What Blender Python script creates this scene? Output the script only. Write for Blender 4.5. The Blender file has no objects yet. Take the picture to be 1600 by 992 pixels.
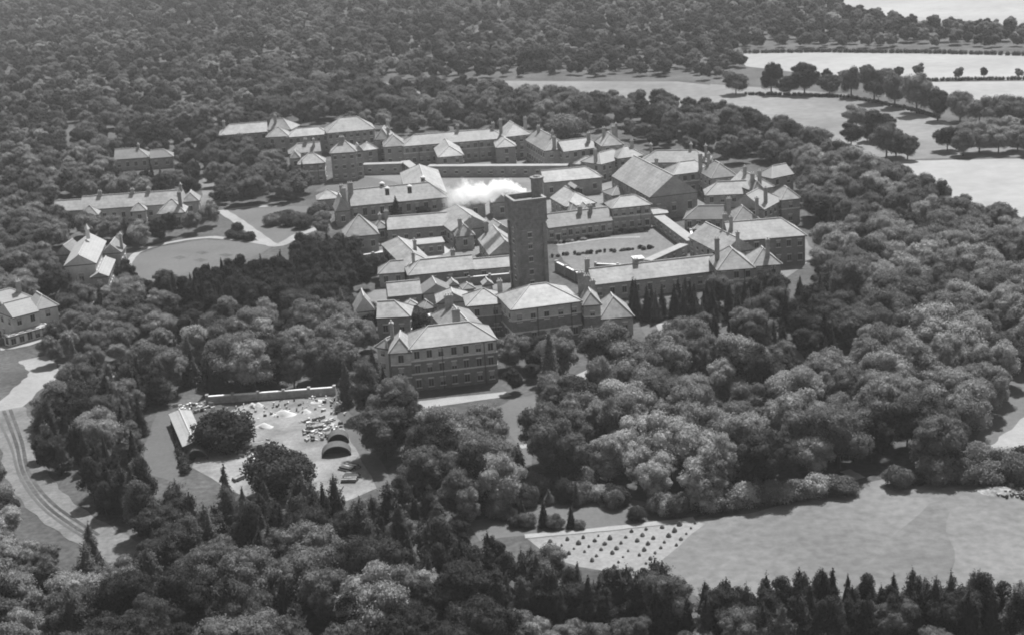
import bpy, math, random
import numpy as np
from mathutils import Vector, Matrix

# ------------------------------------------------------------------ camera, sky, sun, exposure
F, PITCH, ROLL, CAMH = 2400.0, math.radians(17.0), math.radians(3.4), 124.0
sc = bpy.context.scene
COL = sc.collection
cam_data = bpy.data.cameras.new('camera')
cam_data.sensor_width = 36.0
cam_data.lens = F / 1600.0 * 36.0
cam_data.clip_start, cam_data.clip_end = 1.0, 9000.0
cam = bpy.data.objects.new('camera', cam_data)
COL.objects.link(cam)
# looks along +Y, tipped down by PITCH; the plate is rolled so verticals lean left at the top
cam.matrix_world = (Matrix.Translation((0, 0, CAMH))
                    @ Matrix.Rotation(math.radians(90) - PITCH, 4, 'X')
                    @ Matrix.Rotation(-ROLL, 4, 'Z'))
sc.camera = cam

SUN_EL, SUN_AZ = math.radians(60), math.radians(24)      # azimuth clockwise from +Y (the view direction)
world = bpy.data.worlds.new('World')
sc.world = world
world.use_nodes = True
wn, wl = world.node_tree.nodes, world.node_tree.links
sky = wn.new('ShaderNodeTexSky')
sky.sky_type = 'NISHITA'
sky.sun_disc = False
sky.sun_elevation, sky.sun_rotation = SUN_EL, SUN_AZ
bw = wn.new('ShaderNodeRGBToBW')                          # monochrome photograph
wl.new(sky.outputs[0], bw.inputs[0])
bg = next(n for n in wn if n.type == 'BACKGROUND')
wl.new(bw.outputs[0], bg.inputs['Color'])
bg.inputs['Strength'].default_value = 0.095
sun_data = bpy.data.lights.new('sun', 'SUN')
sun_data.energy, sun_data.angle, sun_data.color = 4.6, math.radians(0.8), (1, 1, 1)
sun = bpy.data.objects.new('sun', sun_data)
COL.objects.link(sun)
S = Vector((math.sin(SUN_AZ) * math.cos(SUN_EL), math.cos(SUN_AZ) * math.cos(SUN_EL), math.sin(SUN_EL)))
sun.rotation_euler = (-S).to_track_quat('-Z', 'Y').to_euler()
vs = sc.view_settings
sc.display_settings.display_device = 'sRGB'
vs.view_transform, vs.look, vs.exposure, vs.gamma = 'Standard', 'None', 0.85, 1.0
sc.render.engine = 'CYCLES'
cy = sc.cycles
cy.max_bounces, cy.diffuse_bounces, cy.glossy_bounces, cy.transmission_bounces = 12, 3, 2, 2
cy.volume_bounces, cy.transparent_max_bounces = 10, 8
cy.volume_step_rate, cy.volume_max_steps = 1.0, 96
cy.use_denoising = True
cy.pixel_filter_type, cy.filter_width = 'BLACKMAN_HARRIS', 1.9
rnd = random.Random(7)

# ------------------------------------------------------------------ photo pixel <-> ground
cR, sR, cP, sP = math.cos(ROLL), math.sin(ROLL), math.cos(PITCH), math.sin(PITCH)
def P(x, y, z=0.0):
    u, v = x - 800, 496 - y
    u, v = u * cR + v * sR, -u * sR + v * cR
    d = (u, F * cP + v * sP, -F * sP + v * cP)
    t = (z - CAMH) / d[2]
    return Vector((d[0] * t, d[1] * t, z))
def proj(X, Y, Z=0.0):
    zz = Z - CAMH
    dep, up = Y * cP - zz * sP, Y * sP + zz * cP
    u, v = F * X / dep, F * up / dep
    return 800 + u * cR - v * sR, 496 - (u * sR + v * cR), F / dep
def inside(x, y, poly):
    r = False
    j = len(poly) - 1
    for i in range(len(poly)):
        xi, yi = poly[i]
        xj, yj = poly[j]
        if (yi > y) != (yj > y) and x < (xj - xi) * (y - yi) / (yj - yi) + xi:
            r = not r
        j = i
    return r

# ------------------------------------------------------------------ materials (all monochrome)
MATS = {}
def mat(name, v, var=0.25, scale=0.25, rough=0.9, fine=3.0, finevar=0.15, bump=0.0, courses=0.0, objvar=0.0, wave=None, spec=0.2):
    if name in MATS:
        return MATS[name]
    m = bpy.data.materials.new(name)
    m.use_nodes = True
    N, L = m.node_tree.nodes, m.node_tree.links
    b = next(n for n in N if n.type == 'BSDF_PRINCIPLED')
    b.inputs['Roughness'].default_value = rough
    b.inputs['Specular IOR Level'].default_value = spec
    tc = N.new('ShaderNodeNewGeometry')
    def noise(sc_, det):
        t = N.new('ShaderNodeTexNoise')
        t.inputs['Scale'].default_value = sc_
        t.inputs['Detail'].default_value = det
        t.inputs['Roughness'].default_value = 0.6
        L.new(tc.outputs['Position'], t.inputs['Vector'])
        r = N.new('ShaderNodeMapRange')
        r.inputs[1].default_value, r.inputs[2].default_value = 0.3, 0.7
        L.new(t.outputs['Fac'], r.inputs[0])
        return r
    def mul(a, bb):
        x = N.new('ShaderNodeMath')
        x.operation = 'MULTIPLY'
        for k, s in enumerate((a, bb)):
            if isinstance(s, (int, float)):
                x.inputs[k].default_value = s
            else:
                L.new(s, x.inputs[k])
        return x.outputs[0]
    r1 = noise(scale, 5)
    r1.inputs[3].default_value, r1.inputs[4].default_value = v * (1 - var), v * (1 + var)
    r2 = noise(fine, 4)
    r2.inputs[3].default_value, r2.inputs[4].default_value = 1 - finevar, 1 + finevar
    out = mul(r1.outputs[0], r2.outputs[0])
    if objvar:
        oi = N.new('ShaderNodeObjectInfo')
        r3 = N.new('ShaderNodeMapRange')
        L.new(oi.outputs['Random'], r3.inputs[0])
        r3.inputs[3].default_value, r3.inputs[4].default_value = 1 - objvar, 1 + objvar
        out = mul(out, r3.outputs[0])
    if courses:
        # slate / brick courses: thin darker joints by height
        sx = N.new('ShaderNodeSeparateXYZ')
        L.new(tc.outputs['Position'], sx.inputs[0])
        fr = N.new('ShaderNodeMath')
        fr.operation = 'FRACT'
        L.new(mul(sx.outputs[2], 1.0 / courses), fr.inputs[0])
        r4 = N.new('ShaderNodeMapRange')
        L.new(fr.outputs[0], r4.inputs[0])
        r4.inputs[1].default_value, r4.inputs[2].default_value = 0.0, 0.25
        r4.inputs[3].default_value, r4.inputs[4].default_value = 0.82, 1.0
        out = mul(out, r4.outputs[0])
    if wave:
        ang, sc_, amt = wave
        mp = N.new('ShaderNodeMapping')
        mp.inputs['Rotation'].default_value = (0, 0, ang)
        L.new(tc.outputs['Position'], mp.inputs['Vector'])
        w = N.new('ShaderNodeTexWave')
        w.inputs['Scale'].default_value = sc_
        w.inputs['Distortion'].default_value = 3.0
        w.inputs['Detail'].default_value = 3.0
        w.inputs['Detail Scale'].default_value = 0.6
        L.new(mp.outputs[0], w.inputs['Vector'])
        r5 = N.new('ShaderNodeMapRange')
        L.new(w.outputs['Fac'], r5.inputs[0])
        r5.inputs[3].default_value, r5.inputs[4].default_value = 1 - amt, 1 + amt
        out = mul(out, r5.outputs[0])
    L.new(out, b.inputs['Base Color'])
    if bump:
        bp = N.new('ShaderNodeBump')
        bp.inputs['Strength'].default_value = bump
        bp.inputs['Distance'].default_value = 0.3
        L.new(r2.outputs[0], bp.inputs['Height'])
        L.new(bp.outputs[0], b.inputs['Normal'])
    MATS[name] = m
    return m
def leaf_mat(name, v, objvar=0.3):
    m = bpy.data.materials.new(name)
    m.use_nodes = True
    N, L = m.node_tree.nodes, m.node_tree.links
    b = next(n for n in N if n.type == 'BSDF_PRINCIPLED')
    b.inputs['Roughness'].default_value = 0.75
    b.inputs['Specular IOR Level'].default_value = 0.15
    g = N.new('ShaderNodeNewGeometry')
    oi = N.new('ShaderNodeObjectInfo')
    def rng(src, lo, hi, a=0, bb=1):
        r = N.new('ShaderNodeMapRange')
        L.new(src, r.inputs[0])
        r.inputs[1].default_value, r.inputs[2].default_value = a, bb
        r.inputs[3].default_value, r.inputs[4].default_value = lo, hi
        return r.outputs[0]
    def mul(a, bb):
        x = N.new('ShaderNodeMath')
        x.operation = 'MULTIPLY'
        L.new(a, x.inputs[0])
        L.new(bb, x.inputs[1])
        return x.outputs[0]
    nz = N.new('ShaderNodeTexNoise')                     # stands of different kinds of tree
    nz.inputs['Scale'].default_value = 0.010
    nz.inputs['Detail'].default_value = 5
    L.new(oi.outputs['Location'], nz.inputs['Vector'])
    o = mul(rng(oi.outputs['Random'], v * (1 - objvar), v * (1 + objvar)), rng(g.outputs['Random Per Island'], 0.74, 1.26))
    o = mul(o, rng(nz.outputs['Fac'], 0.55, 1.5, 0.36, 0.64))
    L.new(o, b.inputs['Base Color'])
    tr = N.new('ShaderNodeBsdfTranslucent')
    L.new(o, tr.inputs['Color'])
    mx = N.new('ShaderNodeMixShader')
    mx.inputs[0].default_value = 0.36
    out = next(n for n in N if n.type == 'OUTPUT_MATERIAL')
    L.new(b.outputs[0], mx.inputs[1])
    L.new(tr.outputs[0], mx.inputs[2])
    L.new(mx.outputs[0], out.inputs['Surface'])
    MATS[name] = m
    return m

M_GROUND = mat('rough_grass', 0.060, 0.4, 0.05, fine=0.8, finevar=0.35)
M_LAWN = mat('mown_lawn', 0.092, 0.14, 0.06, fine=0.9, finevar=0.12)
M_FIELD = mat('pasture', 0.14, 0.26, 0.02, fine=0.25, finevar=0.16)
M_FIELDP = mat('pale_stubble', 0.225, 0.16, 0.012, fine=0.15, finevar=0.10)
M_CROP = mat('rough_crop', 0.125, 0.22, 0.03, fine=0.45, finevar=0.22)
M_CROPD = mat('dark_crop', 0.105, 0.2, 0.04, fine=0.45, finevar=0.22)
M_PLOT = mat('bare_plot', 0.18, 0.22, 0.15, fine=1.2, finevar=0.15)
M_PATH = mat('gravel_path', 0.224, 0.12, 0.2, fine=2.0, finevar=0.1)
M_ROAD = mat('pale_road', 0.208, 0.15, 0.1, fine=1.0, finevar=0.1)
M_TRACK = mat('dirt_track', 0.120, 0.3, 0.12, fine=0.9, finevar=0.25)
M_YARD = mat('yard_earth', 0.165, 0.42, 0.12, fine=1.2, finevar=0.2)
M_LANE = mat('grass_lane', 0.080, 0.15, 0.1, fine=1.0, finevar=0.15)
M_PAVE = mat('court_paving', 0.288, 0.1, 0.2, fine=1.5, finevar=0.08)
M_COURT = mat('court_lawn', 0.120, 0.18, 0.1, fine=0.8, finevar=0.2)
M_GRITTY = mat('service_yard', 0.136, 0.25, 0.1, fine=1.0, finevar=0.15)
M_ROOF = mat('slate_roof', 0.205, 0.24, 0.18, rough=0.62, fine=0.9, finevar=0.24, courses=0.7, objvar=0.24, spec=0.35)
M_ROOFP = mat('pale_roof', 0.24, 0.10, 0.25, rough=0.7, fine=1.4, finevar=0.1, courses=0.5, objvar=0.05)
M_ROOFD = mat('dull_roof', 0.16, 0.14, 0.25, rough=0.8, fine=1.4, finevar=0.14, courses=0.45, objvar=0.1)
M_FLAT = mat('lead_flat', 0.24, 0.12, 0.4, fine=1.5, finevar=0.1)
M_RIDGE = mat('ridge_tile', 0.336, 0.1, 0.8)
M_BRICK = mat('brick_wall', 0.25, 0.22, 0.3, fine=1.6, finevar=0.18, courses=0.6, objvar=0.12)
M_BRICKD = mat('dark_brick', 0.16, 0.2, 0.3, fine=1.2, finevar=0.18, courses=0.6, objvar=0.08)
M_TOWER = mat('tower_brick', 0.185, 0.22, 0.25, fine=1.0, finevar=0.22, courses=0.6)
M_PALEW = mat('rendered_wall', 0.42, 0.15, 0.3, fine=1.5, finevar=0.12)
M_TRIM = mat('stone_trim', 0.55, 0.12, 0.6)
M_GLASS = mat('window_glass', 0.025, 0.3, 0.5, rough=0.25, spec=0.5)
M_TIMB = mat('dark_timber', 0.06, 0.25, 0.6)
M_WHITE = mat('white_paint', 0.55, 0.06, 0.6)
M_SHADE = mat('mouth_shade', 0.03, 0.3, 0.5)  # shade inside the arched shelters, put into the colour
M_SAND = mat('pale_sand', 0.400, 0.08, 0.5, fine=1.6, finevar=0.06)
M_RUBB = mat('rubble', 0.22, 0.5, 0.9, fine=1.5, finevar=0.3)
M_BARK = mat('bark', 0.06, 0.3, 0.8)
M_HAY = mat('haycock_straw', 0.10, 0.2, 0.8)

# ------------------------------------------------------------------ mesh helpers
def link(name, me, parent=None, loc=None, rz=0.0, scale=None):
    o = bpy.data.objects.new(name, me)
    COL.objects.link(o)
    if parent is not None:
        o.parent = parent
    if loc is not None:
        o.location = loc
    o.rotation_euler[2] = rz
    if scale is not None:
        o.scale = scale
    return o
class MB:
    def __init__(s):
        s.v, s.f, s.m = [], [], []
    def add(s, vs_, fs, mi=0):
        k = len(s.v)
        s.v += [tuple(p) for p in vs_]
        for f in fs:
            s.f.append([i + k for i in f])
            s.m.append(mi)
    def box(s, x0, x1, y0, y1, z0, z1, mi=0):
        s.add([(x0, y0, z0), (x1, y0, z0), (x1, y1, z0), (x0, y1, z0), (x0, y0, z1), (x1, y0, z1), (x1, y1, z1), (x0, y1, z1)],
              [(3, 2, 1, 0), (4, 5, 6, 7), (0, 1, 5, 4), (1, 2, 6, 5), (2, 3, 7, 6), (3, 0, 4, 7)], mi)
    def frustum(s, cx, cy_, z0, z1, r0, r1, n=8, mi=0):
        a = [2 * math.pi * i / n for i in range(n)]
        s.add([(cx + r0 * math.cos(t), cy_ + r0 * math.sin(t), z0) for t in a] + [(cx + r1 * math.cos(t), cy_ + r1 * math.sin(t), z1) for t in a],
              [(i, (i + 1) % n, n + (i + 1) % n, n + i) for i in range(n)] + [tuple(range(n - 1, -1, -1)), tuple(range(n, 2 * n))], mi)
    def beam(s, p, q, r, mi=0):
        p, q = Vector(p), Vector(q)
        d = (q - p).normalized()
        u = d.cross(Vector((0, 0, 1)))
        u = (Vector((1, 0, 0)) if u.length < 1e-3 else u.normalized()) * r
        w = d.cross(u).normalized() * r
        s.add([p + u + w, p - u + w, p - u - w, p + u - w, q + u + w, q - u + w, q - u - w, q + u - w],
              [(0, 1, 2, 3), (7, 6, 5, 4), (0, 4, 5, 1), (1, 5, 6, 2), (2, 6, 7, 3), (3, 7, 4, 0)], mi)
    def mesh(s, name, mats):
        me = bpy.data.meshes.new(name)
        me.from_pydata(s.v, [], s.f)
        for m in mats:
            me.materials.append(m)
        me.polygons.foreach_set('material_index', s.m)
        me.update()
        return me
def tag(o, label=None, cat=None, group=None, kind=None):
    if label: o['label'] = label
    if cat: o['category'] = cat
    if group: o['group'] = group
    if kind: o['kind'] = kind
    return o
def empty(name, loc, rz=0.0):
    o = bpy.data.objects.new(name, None)
    o.empty_display_size = 0.5
    COL.objects.link(o)
    o.location = loc
    o.rotation_euler[2] = rz
    return o

# ------------------------------------------------------------------ the ground
def sheet(name, pts, m, z, world_pts=False):
    """flat polygon laid on the ground; outline softened with extra wobbling points"""
    w = [Vector((p[0], p[1], 0)) if world_pts else P(*p) for p in pts]
    out = []
    rr = random.Random(name + str(len(pts)) + str(pts[0]))
    for i in range(len(w)):
        a, b = w[i], w[(i + 1) % len(w)]
        n = max(1, min(24, int((b - a).length / 4.0)))
        d = (b - a).normalized()
        nn = Vector((-d.y, d.x, 0))
        for k in range(n):
            j = 0 if k == 0 else rr.uniform(-.35, .35)
            out.append(a + (b - a) * (k / n) + nn * j)
    me = bpy.data.meshes.new(name)
    me.from_pydata([(p.x, p.y, z) for p in out], [], [list(range(len(out)))])
    me.materials.append(m)
    o = link(name, me)
    o['kind'] = 'structure'
    return o
def strip(name, pts, width, m, z):
    """a road or path of even width along a pixel polyline"""
    w = [P(*p) for p in pts]
    # resample with Catmull-Rom
    q = []
    for i in range(len(w) - 1):
        p0, p1, p2, p3 = w[max(0, i - 1)], w[i], w[i + 1], w[min(len(w) - 1, i + 2)]
        for k in range(8):
            t = k / 8
            q.append(0.5 * ((2 * p1) + (p2 - p0) * t + (2 * p0 - 5 * p1 + 4 * p2 - p3) * t * t + (3 * p1 - p0 - 3 * p2 + p3) * t ** 3))
    q.append(w[-1])
    vs_, fs = [], []
    for i, p in enumerate(q):
        d = (q[min(i + 1, len(q) - 1)] - q[max(0, i - 1)]).normalized()
        n = Vector((-d.y, d.x, 0))
        ww = width * 0.5 * (1 + 0.08 * math.sin(i * 1.7))
        a, b = p + n * ww, p - n * ww
        vs_ += [(a.x, a.y, z), (b.x, b.y, z)]
    for i in range(len(q) - 1):
        fs.append((2 * i, 2 * i + 1, 2 * i + 3, 2 * i + 2))
    me = bpy.data.meshes.new(name)
    me.from_pydata(vs_, [], fs)
    me.materials.append(m)
    o = link(name, me)
    o['kind'] = 'structure'
    return o
g = bpy.data.meshes.new('ground')
g.from_pydata([(-3000, 50, 0), (3000, 50, 0), (3000, 7000, 0), (-3000, 7000, 0)], [], [(0, 1, 2, 3)])
g.materials.append(M_GROUND)
go = link('ground', g)
go['kind'] = 'structure'

FIELDS = [  # name, outline in photo pixels, material, height of the sheet
    ('field_far', [(1270, -40), (1900, -20), (1900, 40), (1600, 42), (1440, 34), (1330, 18)], M_FIELDP, .06),
    ('field_pale', [(1150, 84), (1260, 82), (1600, 86), (1720, 90), (1720, 124), (1448, 126), (1280, 118), (1165, 104)], M_FIELDP, .06),
    ('field_bright', [(1440, 129), (1720, 126), (1720, 185), (1560, 178), (1470, 158), (1380, 140)], M_FIELDP, .05),
    ('field_meadow', [(1040, 190), (1110, 132), (1200, 138), (1330, 148), (1420, 172), (1490, 196), (1600, 200), (1640, 244), (1430, 249), (1390, 300), (1340, 275), (1250, 228), (1140, 195)], M_FIELD, .05),
    ('field_stubble', [(1395, 252), (1720, 246), (1720, 400), (1600, 382), (1510, 350), (1440, 322), (1400, 300)], M_FIELDP, .06),
    ('field_strip', [(590, 131), (760, 127), (1060, 128), (1115, 134), (1045, 178), (900, 168), (740, 152), (590, 147)], M_FIELD, .05),
    ('field_crop', [(1000, 900), (1090, 812), (1180, 800), (1330, 760), (1380, 748), (1480, 752), (1600, 762), (1760, 780), (1760, 1010), (1560, 950), (1300, 930), (1100, 935)], M_CROP, .05),
    ('field_dark_crop', [(1340, 900), (1395, 838), (1452, 786), (1470, 782), (1484, 800), (1478, 830), (1492, 860), (1484, 910)], M_CROPD, .09),
    ('field_bare_plot', [(820, 838), (1080, 810), (1102, 818), (1062, 852), (1000, 905), (905, 885), (860, 870)], M_PLOT, .09),
    ('lawn_headland', [(730, 815), (820, 795), (990, 780), (1100, 800), (1080, 808), (820, 836), (750, 845)], M_LAWN, .05),
    ('lawn_oval', [(198, 428), (212, 400), (250, 386), (320, 375), (385, 378), (425, 386), (400, 400), (330, 420), (270, 436), (225, 440)], M_LAWN, .05),
    ('lawn_upper', [(345, 330), (400, 324), (500, 322), (520, 336), (515, 352), (440, 380), (425, 384), (370, 345)], M_LAWN, .05),
    ('lawn_ward', [(566, 268), (626, 266), (660, 282), (640, 296), (560, 296), (520, 300), (490, 300), (520, 286)], M_LAWN, .05),
    ('lawn_front', [(770, 640), (800, 622), (850, 616), (840, 660), (830, 700), (835, 770), (800, 770), (810, 700)], M_LAWN, .05),
    ('lawn_east', [(1000, 510), (1070, 512), (1060, 540), (1020, 545)], M_LAWN, .05),
    ('court_lawn', [(866, 376), (905, 366), (1020, 352), (1064, 384), (1010, 410), (935, 420), (905, 426), (880, 408)], M_COURT, .05),
    ('court_terrace', [(858, 370), (1018, 350), (1024, 354), (868, 378)], M_GRITTY, .08),
    ('court_paving', [(654, 396), (690, 382), (732, 376), (738, 392), (736, 412), (668, 418)], M_PAVE, .06),
    ('service_yard', [(700, 395), (760, 300), (960, 280), (960, 340), (850, 370), (830, 470), (700, 470), (600, 480), (560, 470), (640, 420)], M_GRITTY, .03),
    ('kitchen_yard', [(655, 505), (690, 470), (740, 465), (735, 480), (690, 520)], M_PATH, .06),
    ('wood_yard', [(330, 660), (380, 632), (520, 612), (560, 680), (610, 755), (520, 790), (380, 775), (300, 730)], M_YARD, .05),
    ('grass_lane', [(222, 700), (246, 642), (262, 642), (275, 680), (296, 738), (280, 756), (228, 740)], M_LANE, .05),
    ('grass_lane', [(514, 626), (526, 616), (575, 690), (625, 770), (600, 780), (556, 700)], M_LANE, .08),
    ('court_ground', [(1075, 400), (1130, 352), (1230, 330), (1275, 400), (1220, 440)], M_GRITTY, .03),
    ('ward_ground', [(560, 275), (690, 248), (930, 245), (1010, 262), (1110, 300), (1250, 330), (1130, 352), (960, 290), (700, 300)], M_GRITTY, .02),
    ('field_rough_slope', [(1505, 750), (1540, 650), (1575, 575), (1720, 560), (1760, 720), (1700, 790)], M_LAWN, .04),
    ('flower_bed', [(270, 403), (282, 400), (292, 403), (281, 406)], M_GROUND, .0),
    ('flower_bed', [(305, 395), (316, 392.5), (327, 395), (316, 398)], M_GROUND, .0),
    ('flower_bed', [(342, 399), (353, 396.5), (365, 399), (354, 402)], M_GROUND, .0),
    ('flower_bed', [(302, 407), (314, 404), (325, 407), (314, 410)], M_GROUND, .0),
    ('path_terrace', [(640, 628), (790, 612), (800, 618), (655, 640)], M_PATH, .07),
    ('path_terrace', [(896, 588), (934, 570), (942, 576), (915, 596)], M_PATH, .07),
]
for i, (nm, pts, m, z) in enumerate(FIELDS):
    sheet(nm, pts, m, z * 0 + .004 + .0022 * i)
STRIPS = [
    ('road', [(-60, 690), (0, 648), (45, 605), (68, 580), (50, 560)], 7.5, M_ROAD, .10),
    ('road', [(60, 592), (110, 608), (160, 596), (200, 584), (260, 570)], 6.0, M_ROAD, .07),
    ('track', [(10, 640), (30, 690), (42, 740), (80, 790), (150, 838), (210, 870)], 8.5, M_TRACK, .09),
    ('path', [(200, 425), (203, 408), (225, 390), (285, 376), (332, 371)], 2.4, M_PATH, .10),
    ('path', [(345, 329), (372, 346), (400, 366), (432, 384), (470, 366), (505, 355)], 4.0, M_ROAD, .11),
    ('path', [(330, 371), (380, 376), (432, 384)], 3.0, M_ROAD, .13),
    ('path', [(322, 325), (328, 300), (318, 280)], 6.0, M_TRACK, .07),
    ('path', [(345, 331), (380, 325), (440, 322)], 2.2, M_PATH, .12),
    ('path', [(150, 478), (158, 462), (188, 445)], 2.5, M_PATH, .10),
    ('path', [(812, 698), (850, 694)], 2.2, M_PATH, .10),
    ('path', [(780, 764), (850, 758)], 2.2, M_PATH, .10),
    ('path', [(935, 770), (950, 790)], 3.0, M_PATH, .10),
    ('path', [(1040, 505), (1050, 540), (1085, 560)], 5.0, M_PATH, .10),
    ('path', [(1170, 595), (1192, 615), (1205, 628)], 4.0, M_PATH, .10),
    ('path', [(1222, 535), (1240, 555), (1256, 575)], 4.0, M_PATH, .10),
    ('road', [(1570, 720), (1600, 690), (1660, 640)], 10.0, M_ROAD, .10),
    ('path', [(1320, 735), (1345, 748)], 2.5, M_PATH, .10),
    ('path', [(870, 384), (940, 374), (1000, 371)], 1.6, M_PATH, .13),
    ('path', [(560, 398), (600, 392)], 2.2, M_PATH, .10),
    ('path', [(820, 838), (950, 826), (1085, 811)], 1.8, M_PATH, .13),
    ('path', [(0, 545), (40, 538), (80, 524)], 4.0, M_PATH, .1),
    ('wheel_rut', [(16, 640), (34, 690), (46, 740), (84, 788), (154, 836)], .8, M_GROUND, .1),
    ('wheel_rut', [(6, 642), (25, 692), (38, 742), (76, 793), (146, 842)], .8, M_GROUND, .1),
    ('wheel_rut', [(0, 660), (18, 700), (32, 746), (70, 797), (140, 845)], .6, M_LANE, .1),
]
for i, (nm, pts, w, m, z) in enumerate(STRIPS):
    strip(nm, pts, w, m, z * 0 + .068 + .0022 * i)


# ------------------------------------------------------------------ buildings
def window_mesh(w, h, blind=0.0):
    b = MB()
    if blind:
        b.box(-w / 2 + .04, w / 2 - .04, -.085, .1, h * (1 - blind), h - .03, 3)   # drawn blind
    b.box(-w / 2 - .1, w / 2 + .1, -.05, .2, 0, h + .1, 0)            # frame
    b.box(-w / 2, -.06, -.075, .1, .1, h, 1)                          # two sashes of dark glass
    b.box(.06, w / 2, -.075, .1, .1, h, 1)
    b.box(-w / 2 - .15, w / 2 + .15, -.16, .1, h + .1, h + .34, 2)    # lintel
    b.box(-w / 2 - .2, w / 2 + .2, -.22, .1, -.18, 0, 2)              # sill
    return b.mesh('window', [M_BRICK, M_GLASS, M_TRIM, M_BLIND])
M_BRICKP = mat('pale_brick', 0.36, 0.2, 0.3, fine=1.6, finevar=0.16, courses=0.6, objvar=0.08)
M_BLIND = mat('window_blind', 0.30, 0.1, 0.5)
WIN = {'n': (1.15, 1.9), 's': (1.0, 1.3), 't': (1.3, 2.6), 'q': (1.0, 1.0)}
WINM = {k: [window_mesh(*v), window_mesh(*v), window_mesh(*v, .35), window_mesh(*v, .55)] for k, v in WIN.items()}
DOORM = None
def door_mesh():
    b = MB()
    b.box(-.85, .85, -.06, .2, 0, 2.5, 1)
    b.box(-.7, .7, -.1, .1, 0, 2.3, 0)
    b.box(-1.0, 1.0, -.3, .1, 2.5, 2.75, 1)
    return b.mesh('door', [M_TIMB, M_TRIM])
DOORM = door_mesh()
CHIMM = {}
def chimney_mesh(w, d, h):
    k = (w, d, round(h, 1))
    if k not in CHIMM:
        b = MB()
        b.box(-w / 2, w / 2, -d / 2, d / 2, 0, h - .5, 0)
        b.box(-w / 2 - .14, w / 2 + .14, -d / 2 - .14, d / 2 + .14, h - .5, h - .2, 0)
        b.box(-w / 2 - .02, w / 2 + .02, -d / 2 - .02, d / 2 + .02, h - .2, h, 0)
        n = max(2, int(w / .55))
        for i in range(n):
            b.frustum(-w / 2 + (i + .5) * w / n, 0, h, h + .55, .17, .14, 6, 1)
        CHIMM[k] = b.mesh('chimney', [M_BRICK, M_TRIM])
    return CHIMM[k]
FOOT = []                        # footprints, to keep trees out
WN = [0]
def roof_mesh(L, w, h, rise, ends, mats):
    """closed roof; ridge along x (or along y when L < w); ends: 'h' hip, 'g' gable for start and end of the ridge"""
    rise *= .9 if 'g' in ends[:2] else .82
    swap = L < w * 0.98
    if len(ends) == 3:                              # forced ridge direction
        swap = ends[2] == 'y'
    l, d = (w, L) if swap else (L, w)
    o = .45
    x0 = -o if ends[0] == 'h' else -.06
    x1 = l + (o if ends[1] == 'h' else .06)
    y0, y1 = -o, d + o
    half = d / 2
    i0 = min(half * .95, l * .5 - .25) if ends[0] == 'h' else -.06
    i1 = min(half * .95, l * .5 - .25) if ends[1] == 'h' else -.06
    r0, r1 = (i0, half, h + rise), (l - i1, half, h + rise)
    z0 = h - .28
    vs_ = [(x0, y0, h), (x1, y0, h), (x1, y1, h), (x0, y1, h), r0, r1, (x0, y0, z0), (x1, y0, z0), (x1, y1, z0), (x0, y1, z0)]
    fs = [(0, 1, 5, 4), (1, 2, 5), (2, 3, 4, 5), (3, 0, 4), (6, 7, 1, 0), (7, 8, 2, 1), (8, 9, 3, 2), (9, 6, 0, 3), (9, 8, 7, 6)]
    b = MB()
    b.add(vs_, fs)
    b.m[1] = 1 if ends[1] == 'g' else 0
    b.m[3] = 1 if ends[0] == 'g' else 0
    b.m[4:8] = [2] * 4
    c = MB()
    up = Vector((0, 0, .05))
    c.beam(Vector(r0) + up, Vector(r1) + up, .14)
    if ends[0] == 'h':
        c.beam(Vector(vs_[0]) + up, Vector(r0) + up, .11); c.beam(Vector(vs_[3]) + up, Vector(r0) + up, .11)
    if ends[1] == 'h':
        c.beam(Vector(vs_[1]) + up, Vector(r1) + up, .11); c.beam(Vector(vs_[2]) + up, Vector(r1) + up, .11)
    if swap:
        for q in (b, c):
            q.v = [(p[1], l - p[0], p[2]) for p in q.v]      # quarter turn, keeps handedness
    return b.mesh('roof', mats), c.mesh('ridge_cap', [M_RIDGE])
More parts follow.
